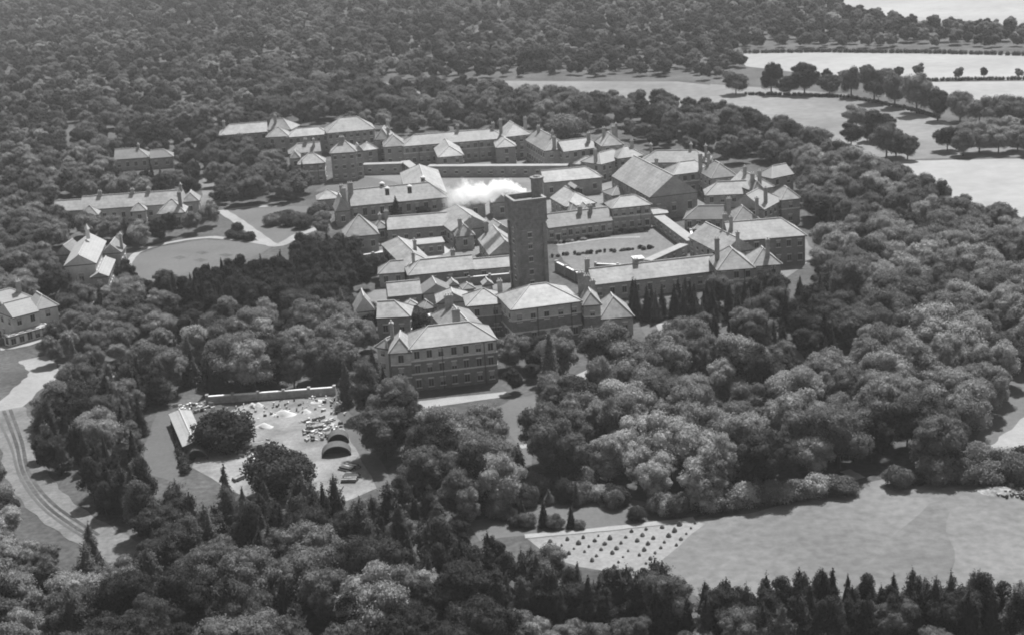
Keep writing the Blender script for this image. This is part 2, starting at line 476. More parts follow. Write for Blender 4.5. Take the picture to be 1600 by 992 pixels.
def wing(root, a, b, h, w, rise, ends='hh', wall=None, roof=None, rows=None, win='n', gap=3.1, chim=(), band=False, door=None, flat=False, sides='fab', base=0.0, L=None, pil=False):
    WN[0] += 1
    eps = .013 * (WN[0] % 9)
    h = h + eps * .7
    A, B = P(a[0], a[1], h), P(b[0], b[1], h)
    dx = B - A
    ang = math.atan2(dx.y, dx.x)
    L = (L or dx.length) - 2 * eps
    wd = w - 2 * eps
    ca, sa = math.cos(ang), math.sin(ang)
    org = Vector((A.x + ca * eps - sa * eps, A.y + sa * eps + ca * eps, 0))
    off = org - root.location
    off.z = 0
    wall, roof = wall or M_BRICK, roof or M_ROOF
    def loc(x, y, z=0):
        return Vector((off.x + ca * x - sa * y, off.y + sa * x + ca * y, z))
    FOOT.append((org.x, org.y, ca, sa, L, wd))
    m = MB()
    m.box(0, L, 0, wd, -.4, h - .1)
    link('wall', m.mesh('wall', [wall]), root, off, ang)
    if flat:
        m = MB()
        m.box(-.3, L + .3, -.3, wd + .3, h - .1, h + .2)
        link('roof', m.mesh('roof', [roof]), root, off, ang)
    else:
        rm, cm = roof_mesh(L, wd, h, rise, ends, [roof, wall, M_TIMB])
        ro = link('roof', rm, root, off, ang)
        link('ridge_cap', cm, ro)
    if band == 2:                                   # paler brick storey under the eaves
        m = MB()
        m.box(-.035, L + .035, -.035, wd * .97, h - 3.25, h - .12)
        link('upper_wall', m.mesh('upper_wall', [M_BRICKP]), root, off, ang)
    if band:
        m = MB()
        for z in ([h - 3.3] if h < 9 else [h - 3.3, h - 6.6]):
            m.box(-.1, L + .1, -.1, wd * .9, z, z + .32)
        link('string_course', m.mesh('string_course', [M_TRIM]), root, off, ang)
        for i in range(int(L / 8)):
            m = MB()
            m.box(-.09, .09, -.22, -.06, 0, h - .3)
            link('drainpipe', m.mesh('drainpipe', [M_TIMB]), root, loc((i + .75) * L / max(1, int(L / 8)) * .98, 0), ang)
    if pil:
        for i in range(int(L / 3.2) + 1):
            m = MB()
            m.box(-.3, .3, -.35, .1, 0, h - .6)
            link('buttress', m.mesh('buttress', [wall]), root, loc(min(L - .4, .4 + i * 3.2), 0), ang)
    rows = max(1, round(h / 3.6)) if rows is None else rows
    ww, wh = WIN[win]
    if rows:
        st = h / rows
        spans = []
        if 'f' in sides: spans.append((L, lambda t: loc(t, 0), ang))
        if 'a' in sides: spans.append((wd, lambda t: loc(0, wd - t), ang - math.pi / 2))
        if 'b' in sides: spans.append((wd, lambda t: loc(L, t), ang + math.pi / 2))
        for si, (ln, fn, rz) in enumerate(spans):
            g_ = gap if si == 0 else gap * 1.25
            n = max(1, int((ln - 1.0) / g_))
            for r in range(rows):
                z = r * st + min(st - wh - .75, st * .32)
                for i in range(n):
                    if door is not None and r == 0 and si == 0 and i == min(n - 1, int(door * n)):
                        p = fn((i + .5) * ln / n)
                        link('door', DOORM, root, (p.x, p.y, 0.0), rz)
                        continue
                    p = fn((i + .5) * ln / n + rnd.uniform(-.12, .12))
                    link('window', rnd.choice(WINM[win]), root, (p.x, p.y, max(.5, z)), rz)
    for c in chim:
        t, s = c[0], c[1]
        extra = (c[2] if len(c) > 2 else 1.9) * .75
        cw, cd = (c[3] if len(c) > 3 else 1.5) * .85, .85
        zz = h - .3
        link('chimney', chimney_mesh(cw, cd, rise + .3 + extra), root, loc(t * L, s * wd, zz), ang + (math.pi / 2 if rnd.random() < .3 else 0))
    return org, ang, L, wd
def building(name, label, cat, wings, group=None):
    a, b = wings[0][0], wings[0][1]
    A = P(a[0], a[1], wings[0][2])
    root = empty(name, (A.x, A.y, 0))
    tag(root, label, cat, group)
    for wg in wings:
        kw = wg[6] if len(wg) > 6 else {}
        wing(root, *wg[:6], **kw)
    return root
D = dict
building('ward_block', 'far west ward with hipped slate roof half hidden behind trees, top of complex', 'building', [
    ((343, 212), (418, 206), 8.5, 10, 4.2, 'hg', D(chim=((.1, .5, 1.6),))),
    ((416, 215), (450, 213), 8.5, 9, 4.0, 'hh', D()),
    ((418, 203.5), (454, 203), 9.5, 11, 4.6, 'gh', D(chim=((.25, .3),))),
])
building('ward_block', 'large far ward whose high steep hipped roof overtops its long low wing', 'building', [
    ((511, 208.5), (585, 202), 9.5, 14, 6.2, 'hh', D(gap=2.8)),
    ((449, 215), (514, 209.6), 8, 9, 3.4, 'hh', D(gap=2.8)),
    ((566, 236), (590, 233), 7, 8, 3.2, 'hh', D()),
    ((452, 241), (502, 236.5), 9, 8, 3.6, 'hg', D(chim=((.55, .5, 1.8), (.8, .3, 1.8)))),
    ((586, 219), (608, 218), 9.5, 13, 5, 'hh', D(chim=((.8, .6, 2.2),))),
    ((600, 230), (633, 227.5), 8.5, 13, 4.6, 'hh', D(chim=((.25, .8, 2.2),))),
])
building('ward_tower_block', 'tall dark three storey ward block with pyramid roof and chimney', 'building', [
    ((516.6, 240), (556, 237.4), 11.5, 9, 4.8, 'hh', D(rows=3, win='s', gap=2.6, chim=((.45, .5, 1.0, 2.4),))),
    ((556, 237), (566, 236), 11, 7, 3, 'hh', D(rows=3, win='s')),
])
building('ward_tower_block', 'pale lower ward block with pyramid roof beside the tall dark block', 'building', [
    ((466, 257.5), (507, 254.5), 8, 9, 4.2, 'hh', D(rows=2, band=True, win='s')),
    ((455, 248), (468, 247), 9.5, 7, 3, 'hh', D(rows=2)),
])
building('ward_block', 'long two storey far ward with pale gabled bay in its middle', 'building', [
    ((630, 229), (790, 216.3), 8.5, 10.5, 4.2, 'hh', D(gap=2.6, band=True, chim=((.55, .55, 2.4), (.9, .55, 2.2)))),
    ((788, 214.5), (830, 210), 9.8, 12, 4.8, 'gh', D(gap=2.6, chim=((.02, .5, 2.0), (.95, .5, 1.8)))),
    ((724, 243), (714, 225), 6.8, 10, 4, 'hh', D(rows=2, gap=2.6, sides='fab')),
    ((806, 229), (801, 218), 7.2, 8, 3.4, 'hh', D(rows=2)),
    ((822, 219), (851, 236), 8.5, 11, 4.6, 'gh', D(rows=2, chim=((.15, .4), (.75, .5, 2.2)))),
])
building('ward_block', 'far ward with low roof and tall chimney ending in a peaked pavilion', 'building', [
    ((880, 237.5), (942, 229.5), 8, 10, 3.8, 'gh', D(gap=2.8, chim=((.72, .3, 2.4), (-.12, .4, 2.4)))),
    ((941, 229), (973, 226), 10, 11, 5, 'hh', D(chim=((.3, .6, 1.5), (.75, .5, 1.8), (.98, .8, 2.4)))),
    ((926, 258), (939, 252), 6, 8, 3, 'hh', D()),
])
building('ward_block', 'ward range with stepped pale roofs running behind the big gabled hall', 'building', [
    ((1000, 254.5), (1107, 253.5), 8.5, 11, 4.2, 'hh', D(chim=((.12, .7, 1.8), (.72, .6, 2.0), (.95, .3, 2.0)))),
    ((939, 257), (986, 244.5), 7, 10, 3.8, 'hh', D(roof=M_ROOFP, chim=((.02, .3, 2.2),))),
    ((966, 248), (1006, 243), 8, 10, 4, 'hh', D(chim=((.75, .5, 1.8),))),
])
building('great_hall', 'big gabled hall with broad pale slate roof and plain brick end wall', 'building', [
    ((956.7, 275.3), (1016.5, 309), 8, 17, 7.4, 'ggx', D(rows=1, win='t', gap=3.4, pil=True, sides='fb', chim=((.45, .62, 1.2, 1.2),))),
])
building('ward_block', 'two storey ward immediately right of the big gabled hall', 'building', [
    ((1052, 273.5), (1113, 266), 8, 10, 4, 'hh', D(gap=2.7, band=True)),
    ((1112, 279), (1150, 275), 8.5, 13, 5.2, 'hh', D(chim=((.35, .9, 2), (.0, .9, 2)))),
    ((1140, 285), (1172, 297), 8, 9, 4, 'gh', D(chim=((.3, .4, 2.6), (.9, .5, 2.4)))),
])
building('ward_block', 'single low ward with hipped bright left end, right of the hall gable', 'building', [
    ((1103, 305.5), (1173, 302.5), 6.2, 9, 4, 'hg', D(gap=3)),
])
building('ward_block', 'easternmost ward with very pale slates and a tall chimney stack', 'building', [
    ((1193, 328), (1222, 312), 8, 12, 5, 'gh', D(roof=M_ROOFP, chim=((.3, .1, 1.6),))),
    ((1221, 313), (1250, 310), 8.5, 9, 4, 'hh', D(band=True)),
    ((1206, 279), (1240, 272), 8, 8, 3.6, 'hg', D(roof=M_ROOFP)),
    ((1144, 350), (1190, 346), 6.2, 11, 5.2, 'hh', D(chim=((-.05, .2, 3.5, 1.4), (.95, .3, 2.4)))),
    ((1176, 302), (1196, 300), 7.5, 8, 4, 'gh', D(chim=((.3, .5, 2.6),))),
])
building('ward_block', 'small dull roofed range between hall and eastern ward court', 'building', [
    ((1069, 343), (1130, 342.5), 5.6, 9, 3.8, 'hg', D(roof=M_ROOFD, gap=2.8, win='n')),
])
building('ward_block', 'long dark fronted eastern ward with wide unbroken slate roof', 'building', [
    ((1140, 377), (1258, 367.5), 9, 12, 4.8, 'gh', D(wall=M_BRICKD, gap=3.0, chim=((.02, .65, 2.2), (.06, .3, 2.4)))),
])
building('ward_block', 'angled south east ward with corner pavilion and tall slim chimneys', 'building', [
    ((1122, 422.5), (1178, 418.5), 7.6, 13, 5.6, 'hh', D(band=True, gap=2.7, chim=((.1, .5, 2.6), (.8, .95, 2.6)))),
    ((1176, 416), (1220, 412.5), 7.6, 10, 4.8, 'hh', D(band=True, gap=2.7, chim=((.6, .2, 3),))),
    ((1077, 370.5), (1128, 397), 7, 11, 4.4, 'gg', D(gap=3.4)),
    ((926, 445), (1123, 422.5), 5, 9, 3.9, 'gg', D(rows=1, gap=3.4, band=False, chim=((.0, .6, 3), (.38, .5, 1.2)))),
])
building('court_range', 'low court range with gabled middle and a dark veranda of windows', 'building', [
    ((856, 356.5), (957, 344.5), 4.8, 9, 4, 'gg', D(rows=1, gap=2.1, chim=((.55, .4, 1.4), (.72, .4, 1.4)), door=.15)),
    ((955.5, 326), (1017, 319.8), 8.2, 9, 3.4, 'hh', D(rows=2, gap=2.3, band=True)),
    ((905, 340), (935, 337), 6, 8, 3.6, 'ghy', D(rows=1)),
])
workshop = building('workshop', 'small workshop behind the tower, ridged glass lantern along its roof', 'building', [
    ((860, 309), (884, 323), 5, 11, 3.8, 'gh', D(rows=1)),
])
building('stores_range', 'plain stores range with hipped roof behind the water tower', 'building', [
    ((850, 285.5), (940, 277), 6, 10, 3.8, 'gh', D(rows=1, gap=4.5, door=.7)),
    ((892, 330), (905, 328), 4, 7, 2.6, 'hh', D(rows=1, roof=M_ROOFD)),
    ((942, 300), (957, 306), 4, 8, 2.6, 'hh', D(rows=1, roof=M_ROOFD)),
])
dining = building('dining_block', 'broad roofed central block with round roof ventilators, west of the smoke', 'building', [
    ((548, 322.5), (699, 308), 5.6, 12, 5.2, 'gh', D(rows=1, gap=3.0, win='t', chim=((.02, .4, 3.0, 2.2),))),
    ((697, 302.5), (683, 266), 6.6, 14, 5.0, 'hhx', D(rows=1, gap=3.4)),
    ((534, 329), (548, 327), 5, 8, 5, 'gg', D(rows=1)),
])
building('kitchen_block', 'kitchen block with long diagonal slate ridge left of the tower', 'building', [
    ((675, 337), (707, 362), 5.2, 14, 4.8, 'hgx', D(rows=1)),
    ((605, 359.5), (701, 352), 5, 9, 3.8, 'gg', D(rows=1, win='s', gap=3.4, chim=((.0, .5, 2.2),))),
    ((712, 370), (741, 367.5), 4.6, 9, 4, 'hh', D(rows=1, chim=((.3, .3, 1.6), (.85, .2, 2.0)))),
    ((767, 366), (800, 361.5), 4.6, 8, 3.2, 'gg', D(rows=1)),
])
building('chapel_house', 'small steep gabled house with dark arched doorway beside the tower', 'building', [
    ((748, 374), (766, 399), 4.6, 10, 4.6, 'ggx', D(rows=1, door=.5, chim=((.05, .25, 1.6),))),
])
building('laundry_range', 'low L shaped laundry range around a bright paved court', 'building', [
    ((638.6, 430), (741, 420), 4.6, 8.5, 3.6, 'hg', D(rows=1, gap=3.9, win='n', wall=M_BRICKD, chim=((.72, .65, 2.0), (.12, .9, 1.6)))),
    ((597, 381.5), (634, 419), 4.5, 9, 3.4, 'hhx', D(rows=1, gap=4.5, chim=((.6, .7, 2.2),))),
    ((592, 428), (632, 425), 4.2, 7.5, 3, 'hg', D(rows=1)),
    ((741, 421), (800, 416), 4, 7, 2.6, 'gg', D(rows=1, gap=4.2)),
])
building('wash_house', 'flat roofed wash house with bright lead roof in the paved court', 'building', [
    ((638, 384.5), (694, 379), 3.6, 7, 0, 'hh', D(flat=True, roof=M_FLAT, rows=1, win='s', gap=2.4)),
])
building('lodge', 'square lodge with very steep hipped slate roof beside the upper lawn', 'building', [
    ((538.5, 371), (591, 366), 5.6, 11, 7, 'hh', D(rows=1, win='n', gap=3.0)),
    ((588, 358), (606, 356), 4.4, 7, 2.4, 'hh', D(rows=1, chim=((.5, .5, 2.4),))),
])
building('lodge', 'little pavilion with pale rounded hip roof at edge of the lawn', 'building', [
    ((496, 312.5), (530, 309.5), 4.2, 8, 3.2, 'hh', D(rows=1)),
])
building('lodge', 'narrow steep gabled cottage with tall chimney beside the dining block', 'building', [
    ((526, 331), (545, 329), 5.5, 9, 5.5, 'gg', D(rows=1, chim=((.8, .3, 2.6), (.75, .9, 2.6)))),
])
building('boiler_house', 'low boiler house roofs half veiled by drifting white smoke', 'building', [
    ((770, 317.5), (797, 315), 5.6, 9, 3, 'gg', D(rows=1)),
    ((726, 321), (758, 318), 5, 8, 2.6, 'gg', D(rows=1, roof=M_ROOFD, win='n')),
])
building('administration_building', 'three storey front building with hipped slate roof and pale bands', 'building', [
    ((640, 545.5), (775, 530), 10.8, 11.5, 4.2, 'hh', D(rows=3, gap=2.7, band=2, wall=M_BRICKD, chim=((.62, .8, 2.2, 2.2),))),
    ((771, 526), (731, 484), 10.7, 9.5, 3.8, 'hhx', D(rows=3, gap=3, sides='fb', wall=M_BRICKD, chim=((.85, .6, 2.6, 2.4),))),
    ((609, 551.5), (641, 549.5), 10.2, 10.5, 3.6, 'hh', D(rows=3, gap=2.6, band=2, wall=M_BRICKD, chim=((.05, .8, 2, 1.4),))),
    ((588, 541.5), (606, 544.5), 9.6, 6, 2.2, 'hh', D(rows=3, gap=2.2, wall=M_PALEW, win='s')),
])
building('front_hall', 'broad front hall with high hipped slate roof below the tower', 'building', [
    ((799, 484), (908, 470), 10.4, 15, 4.6, 'hh', D(rows=2, gap=3.2, band=2, wall=M_BRICKD, win='n')),
    ((730, 478), (788, 473), 9, 10, 3.6, 'hh', D(rows=2, gap=3.4, band=2, wall=M_BRICKD, chim=((.95, .5, 1.6),))),
    ((912, 477), (938, 475), 9.6, 10, 3.4, 'hh', D(rows=2, win='s', band=2, wall=M_BRICKD, chim=((.12, .9, 4, 1.9), (.45, .75, 3.4, 1.5)))),
    ((684, 474), (732, 470), 6.4, 9, 3, 'hg', D(rows=1)),
])
building('pavilion', 'single storey pavilion with big pyramid roof right of the front hall', 'building', [
    ((938, 498.5), (989, 494), 5, 12, 5.6, 'hh', D(rows=1, chim=((.02, 1.0, 2.2),))),
])
building('stable_range', 'plain gabled stable range with clean slate roof behind front yard', 'building', [
    ((606, 463.5), (659, 458.5), 5, 8.5, 3.2, 'gg', D(rows=1, gap=4, wall=M_BRICKD)),
    ((661, 459.5), (704, 455), 4.6, 8.5, 2.8, 'gg', D(rows=1, gap=4, roof=M_ROOFD)),
])
building('coach_house', 'coach house with pale hipped roof behind the front trees', 'building', [
    ((588, 496.5), (640, 494), 6, 9, 3.6, 'gh', D(rows=1)),
    ((556, 488), (585, 485), 7.2, 8, 4.6, 'gg', D(rows=1, wall=M_PALEW)),
])
building('wash_shed', 'little pyramid roofed shed in the yard behind the front building', 'shed', [
    ((663, 483), (679, 480), 3.6, 4.5, 2.2, 'hh', D(rows=1, win='q', roof=M_ROOFP)),
])
# --- west side
building('villa', 'long low villa with two hipped bays among trees at the west', 'building', [
    ((126, 328.5), (285, 317.5), 5.6, 10, 4.4, 'gg', D(rows=1, gap=3.2, win='n', wall=M_PALEW, chim=((.18, .5, 1.6), (.5, .5, 1.6), (.66, .5, 1.6), (.98, .5, 2.2)))),
    ((83, 331), (128, 328), 4.8, 9, 3.4, 'gg', D(rows=1, wall=M_PALEW)),
    ((126, 338), (152, 336), 5, 6, 3.6, 'hh', D(rows=1, wall=M_PALEW)),
    ((247, 335), (288, 332), 5.4, 9, 5, 'hh', D(rows=1, wall=M_PALEW, chim=((.85, .3, 2.6),))),
    ((284, 316), (310, 314), 5.4, 8, 3, 'gh', D(rows=1)),
    ((206, 331), (228, 329), 4.8, 5, 3, 'hh', D(rows=1, wall=M_PALEW)),
])
building('cottage', 'small gabled house peeping out of woods above the villa', 'building', [
    ((178, 250), (232, 246), 5, 10, 4, 'gh', D(rows=1, roof=M_ROOFD, chim=((.7, .5, 1.6),))),
    ((234, 248), (270, 245), 4.6, 8, 3.2, 'gh', D(rows=1, roof=M_ROOFD)),
])
chapel = building('chapel', 'chapel with bright nave roof, low transepts and side aisle', 'chapel', [
    ((149, 412), (165, 377), 8, 9.4, 3.6, 'ggx', D(rows=1, win='t', gap=4, roof=M_ROOFP, wall=M_PALEW)),
    ((88, 399), (114, 398), 6.4, 9, 3.4, 'gg', D(rows=1, roof=M_ROOFD)),
    ((160, 397), (188, 395), 6.4, 9, 3.4, 'gg', D(rows=1, roof=M_ROOFD, chim=((1.0, .4, 2.6, 1.0),))),
    ((168, 432), (179, 406), 4.6, 5, 1.6, 'ggx', D(rows=1, roof=M_ROOFP)),
])
building('house', 'pale rendered house with bright roof and ground floor veranda at west edge', 'house', [
    ((19, 496), (60, 485.5), 7.6, 9, 3.6, 'ggx', D(rows=2, gap=2.3, wall=M_PALEW, roof=M_ROOFP)),
    ((57, 484), (90, 477), 7.2, 8, 3.4, 'gh', D(rows=2, gap=2.6, wall=M_PALEW, roof=M_ROOFP)),
    ((4, 478), (52, 466), 8.2, 9, 3.6, 'gh', D(rows=2, wall=M_PALEW, roof=M_ROOFP, chim=((.72, .3, 2.2, 1.6),))),
    ((14, 526), (76, 508.5), 3.0, 3.2, .8, 'hh', D(rows=1, gap=1.9, wall=M_PALEW, win='t')),
])

# --- covered ways and court walls (flat lead roofs on brick)
def covered_way(a, b, h, w, label):
    building('covered_way', label, 'covered way', [(a, b, h, w, 0, 'hh', D(flat=True, roof=M_FLAT, rows=1, win='q', gap=4.5, sides='f'))], 'covered ways between wards')
covered_way((567, 258.5), (627, 256.5), 4, 3.4, 'short covered way beside the tall dark ward block')
covered_way((668, 261), (885, 260), 4, 3.6, 'very long straight covered way in front of far wards')
covered_way((627, 253), (659, 277), 3.6, 3.2, 'covered way slanting down towards the dining block')
covered_way((1023, 339), (1074, 377), 3.4, 3.2, 'covered way along the right side of the planted court')
def court_wall(a, b, h, label, m=None):
    A, B = P(a[0], a[1], h), P(b[0], b[1], h)
    d = B - A
    r = tag(empty('court_wall', (A.x, A.y, 0), math.atan2(d.y, d.x)), label, 'wall', 'brick court walls')
    L = d.length
    k = MB(); k.box(0, L, 0, .45, -.3, h - .2); link('wall', k.mesh('wall', [m or M_BRICKD]), r)
    k = MB(); k.box(-.1, L + .1, -.15, .6, h - .2, h); link('coping', k.mesh('coping', [M_TRIM]), r)
    for i in range(max(2, int(L / 6)) + 1):
        n = max(2, int(L / 6))
        k = MB(); k.box(-.3, .3, -.25, .7, -.3, h + .25); k.box(-.38, .38, -.33, .78, h + .25, h + .4)
        link('pier', k.mesh('pier', [M_BRICK]), r, (i * L / n, 0, 0))
    return r
covered_way((1018, 408), (1074, 383), 3.2, 2.6, 'covered way closing the near right corner of planted court')
court_wall((868, 409), (914, 432), 3.0, 'brick wall with pale coping slanting away from the tower foot')
court_wall((930, 412), (1000, 415), 2.2, 'low dark wall inside the planted court')
court_wall((700, 436), (798, 427), 2.6, 'dark yard wall in front of the tower foot')
court_wall((556, 400), (610, 392), 1.6, 'low garden wall below the steep roofed lodge')
court_wall((1074, 332), (1080, 368), 3.0, 'short wall between hall gable and eastern court')

# --- water tower
def water_tower():
    h = 27.6
    A, B = P(805.5, 439, 0), P(851, 434, 0)
    ang = math.radians(15.5)
    w = 8.0
    c = P(828.5, 452, 0)
    r = tag(empty('water_tower', (c.x, c.y, 0), ang), 'tall dark brick water tower with corbelled tank storey and stair turret', 'tower')
    k = MB()
    k.box(-w / 2, w / 2, -w / 2, w / 2, -.4, 21.6)
    link('shaft', k.mesh('shaft', [M_TOWER]), r)
    for sx in (-1, 1):
        for sy in (-1, 1):
            k = MB(); k.box(sx * w / 2 - .55, sx * w / 2 + .55, sy * w / 2 - .55, sy * w / 2 + .55, -.4, 20.4)
            link('corner_pilaster', k.mesh('corner_pilaster', [M_TOWER]), r)
    for z in (7.5, 14.2, 18.6):
        k = MB(); k.box(-w / 2 - .2, w / 2 + .2, -w / 2 - .2, w / 2 + .2, z, z + .35)
        link('string_course', k.mesh('string_course', [M_BRICK]), r)
    k = MB()
    for i, (z, e) in enumerate(((20.4, .35), (20.9, .7), (21.4, 1.0))):
        k.box(-w / 2 - e, w / 2 + e, -w / 2 - e, w / 2 + e, z, z + .5)
    link('corbel', k.mesh('corbel', [M_TOWER]), r)
    t = w / 2 + .85
    k = MB()
    k.box(-t, t, -t, -t + .6, 21.9, h); k.box(-t, t, t - .6, t, 21.9, h)
    k.box(-t, -t + .6, -t + .6, t - .6, 21.9, h); k.box(t - .6, t, -t + .6, t - .6, 21.9, h)
    k.box(-t + .6, t - .6, -t + .6, t - .6, 24.5, h - 1.2)
    link('tank_storey', k.mesh('tank_storey', [M_TOWER]), r)
    for i in range(7):
        for sd in range(4):
            k = MB(); k.box(-.25, .25, -.12, .1, 22.2, h - .7)
            a = sd * math.pi / 2
            x, y = -t + .8 + i * (2 * t - 1.6) / 6, -t
            link('panel_rib', k.mesh('panel_rib', [M_TOWER]), r, (x * math.cos(a) - y * math.sin(a), x * math.sin(a) + y * math.cos(a), 0), a)
    k = MB()
    for x0, x1, y0, y1 in ((-t, t, -t, -t + .6), (-t, t, t - .6, t), (-t, -t + .6, -t + .7, t - .7), (t - .6, t, -t + .7, t - .7)):
        k.box(x0 - .12, x1 + .12, y0 - .12, y1 + .12, h, h + .3)
    link('coping', k.mesh('coping', [M_BRICK]), r)
    # stair turret on the right-hand rear corner
    k = MB(); k.frustum(w / 2 + .3, w / 2 - 2.2, -.4, h + 4.6, 1.9, 1.85, 8)
    link('stair_turret', k.mesh('stair_turret', [M_TOWER]), r)
    k = MB(); k.frustum(w / 2 + .3, w / 2 - 2.2, h + 4.6, h + 5.1, 2.15, 2.15, 8); k.frustum(w / 2 + .3, w / 2 - 2.2, h + 5.1, h + 5.5, 1.2, .9, 8)
    link('turret_cap', k.mesh('turret_cap', [M_TOWER]), r)
    for z in (2.2, 5.6, 9.4, 13.2, 16.6):
        link('window', WINM['s'][0], r, (-.4, -w / 2, z))
        link('window', WINM['q'][0], r, (-w / 2, .3, z + 1.2), -math.pi / 2)
    FOOT.append((c.x - 6, c.y - 6, 1, 0, 12, 12))
water_tower()
def boiler_chimney():
    c = P(817, 303, 19.5)
    c.z = 0
    r = tag(empty('boiler_chimney', c, .27), 'squat brick boiler chimney pouring white smoke behind the water tower', 'chimney')
    k = MB(); k.frustum(0, 0, -.4, 19, 1.7, 1.25, 8); link('shaft', k.mesh('shaft', [M_BRICKD]), r)
    k = MB(); k.frustum(0, 0, 19, 20, 1.6, 1.6, 8); link('cap', k.mesh('cap', [M_BRICK]), r)
    return c
CH = boiler_chimney()

def part(root, name, mesh, px, py, z, rz=0.0):
    p = P(px, py, z)
    return link(name, mesh, root, (p.x - root.location.x, p.y - root.location.y, z), rz)
k = MB(); k.frustum(0, 0, -1.2, 1.1, .75, .75, 10, 0); k.frustum(0, 0, 1.1, 1.5, 1.05, .9, 10, 1); k.frustum(0, 0, 1.5, 2.0, .9, .1, 10, 1)
VENT = k.mesh('roof_ventilator', [M_TIMB, M_WHITE])
for px, py, z in ((605, 300, 9.8), (661, 283, 10.4), (597, 292.5, 10.0), (640, 297, 9.6)):
    part(dining, 'roof_ventilator', VENT, px, py, z)
k = MB(); k.box(-4, 4, -.8, .8, -1, .7, 0); k.add([(-4.2, -1.1, .7), (4.2, -1.1, .7), (4.2, 1.1, .7), (-4.2, 1.1, .7), (-4.2, 0, 1.5), (4.2, 0, 1.5)], [(0, 1, 5, 4), (2, 3, 4, 5), (1, 2, 5), (3, 0, 4), (3, 2, 1, 0)], 1)
part(workshop, 'roof_lantern', k.mesh('roof_lantern', [M_GLASS, M_ROOFP]), 897, 294, 8.9, math.radians(-76))
k = MB(); k.box(-.6, .6, -.6, .6, -1.5, 1.6, 0); k.frustum(0, 0, 1.6, 3.4, .95, .05, 4, 0)
part(chapel, 'bellcote', k.mesh('bellcote', [M_WHITE]), 137, 366, 13.2, .3)

for i, (a, b, h, w, lb) in enumerate([
    ((702, 447), (716, 445.5), 3, 4, 'low shed at the left of the yard before the tower'),
    ((724, 452), (741, 450), 3.2, 4.5, 'low shed in the middle of the yard before the tower'),
    ((756, 446), (770, 444.5), 3, 4, 'low shed close to the left foot of the tower'),
    ((634, 478), (652, 476), 3, 4, 'low shed in front of the stable range'),
    ((806, 330), (824, 328), 3.5, 5, 'low shed just behind the water tower'),
    ((736, 345), (752, 343), 3.5, 5, 'low shed beside the long diagonal kitchen roof'),
    ((1020, 335), (1044, 332.5), 3.5, 5, 'low shed under the hall gable'),
    ((1085, 358), (1104, 356), 3.2, 5, 'low shed in the small eastern court')]):
    building('low_shed', lb, 'shed', [(a, b, h, w, 1.4, ('gg', 'hh')[i % 2], D(rows=1, win='q', roof=(M_ROOF, M_ROOFD, M_ROOFP)[i % 3]))], 'low sheds in the service yards')

# ------------------------------------------------------------------ trees
M_LEAF = leaf_mat('leaf', 0.14, .32)
M_LEAFP = leaf_mat('leaf_pale', 0.25, .22)
M_LEAFD = leaf_mat('leaf_dark', 0.042, .25)
M_NEEDLE = leaf_mat('needle', 0.078, .28)
NPR = np.random.default_rng(11)
def ico(sub=1):
    t = (1 + 5 ** .5) / 2
    v = [(-1, t, 0), (1, t, 0), (-1, -t, 0), (1, -t, 0), (0, -1, t), (0, 1, t), (0, -1, -t), (0, 1, -t), (t, 0, -1), (t, 0, 1), (-t, 0, -1), (-t, 0, 1)]
    f = [(0, 11, 5), (0, 5, 1), (0, 1, 7), (0, 7, 10), (0, 10, 11), (1, 5, 9), (5, 11, 4), (11, 10, 2), (10, 7, 6), (7, 1, 8), (3, 9, 4), (3, 4, 2), (3, 2, 6), (3, 6, 8), (3, 8, 9), (4, 9, 5), (2, 4, 11), (6, 2, 10), (8, 6, 7), (9, 8, 1)]
    v = [Vector(p).normalized() for p in v]
    for _ in range(sub):
        nf, mid = [], {}
        def m(a, b):
            k = (min(a, b), max(a, b))
            if k not in mid:
                mid[k] = len(v)
                v.append(((v[a] + v[b]) / 2).normalized())
            return mid[k]
        for a, b, c in f:
            ab, bc, ca = m(a, b), m(b, c), m(c, a)
            nf += [(a, ab, ca), (b, bc, ab), (c, ca, bc), (ab, bc, ca)]
        f = nf
    return np.array([tuple(p) for p in v]), np.array(f)
ICO_V, ICO_F = ico(1)
def unit(n):
    d = NPR.normal(size=(n, 3))
    return d / np.linalg.norm(d, axis=1)[:, None]
def leaf_quads(p, nrm, size, jit):
    """one small bent leaf spray per point"""
    n = len(p)
    nn = nrm + NPR.normal(size=(n, 3)) * jit
    nn /= np.linalg.norm(nn, axis=1)[:, None] + 1e-9
    t = np.cross(nn, NPR.normal(size=(n, 3)))
    t /= np.linalg.norm(t, axis=1)[:, None] + 1e-9
    b = np.cross(nn, t)
    s = size * NPR.uniform(.6, 1.35, size=(n, 1))
    a = s * NPR.uniform(.45, .9, size=(n, 1))
    v = np.stack([p - t * s, p - b * a + nn * s * .15, p + t * s * NPR.uniform(.7, 1.2, size=(n, 1)), p + b * a + nn * s * .15], 1)
    return v.reshape(-1, 3), np.arange(4 * n).reshape(n, 4)
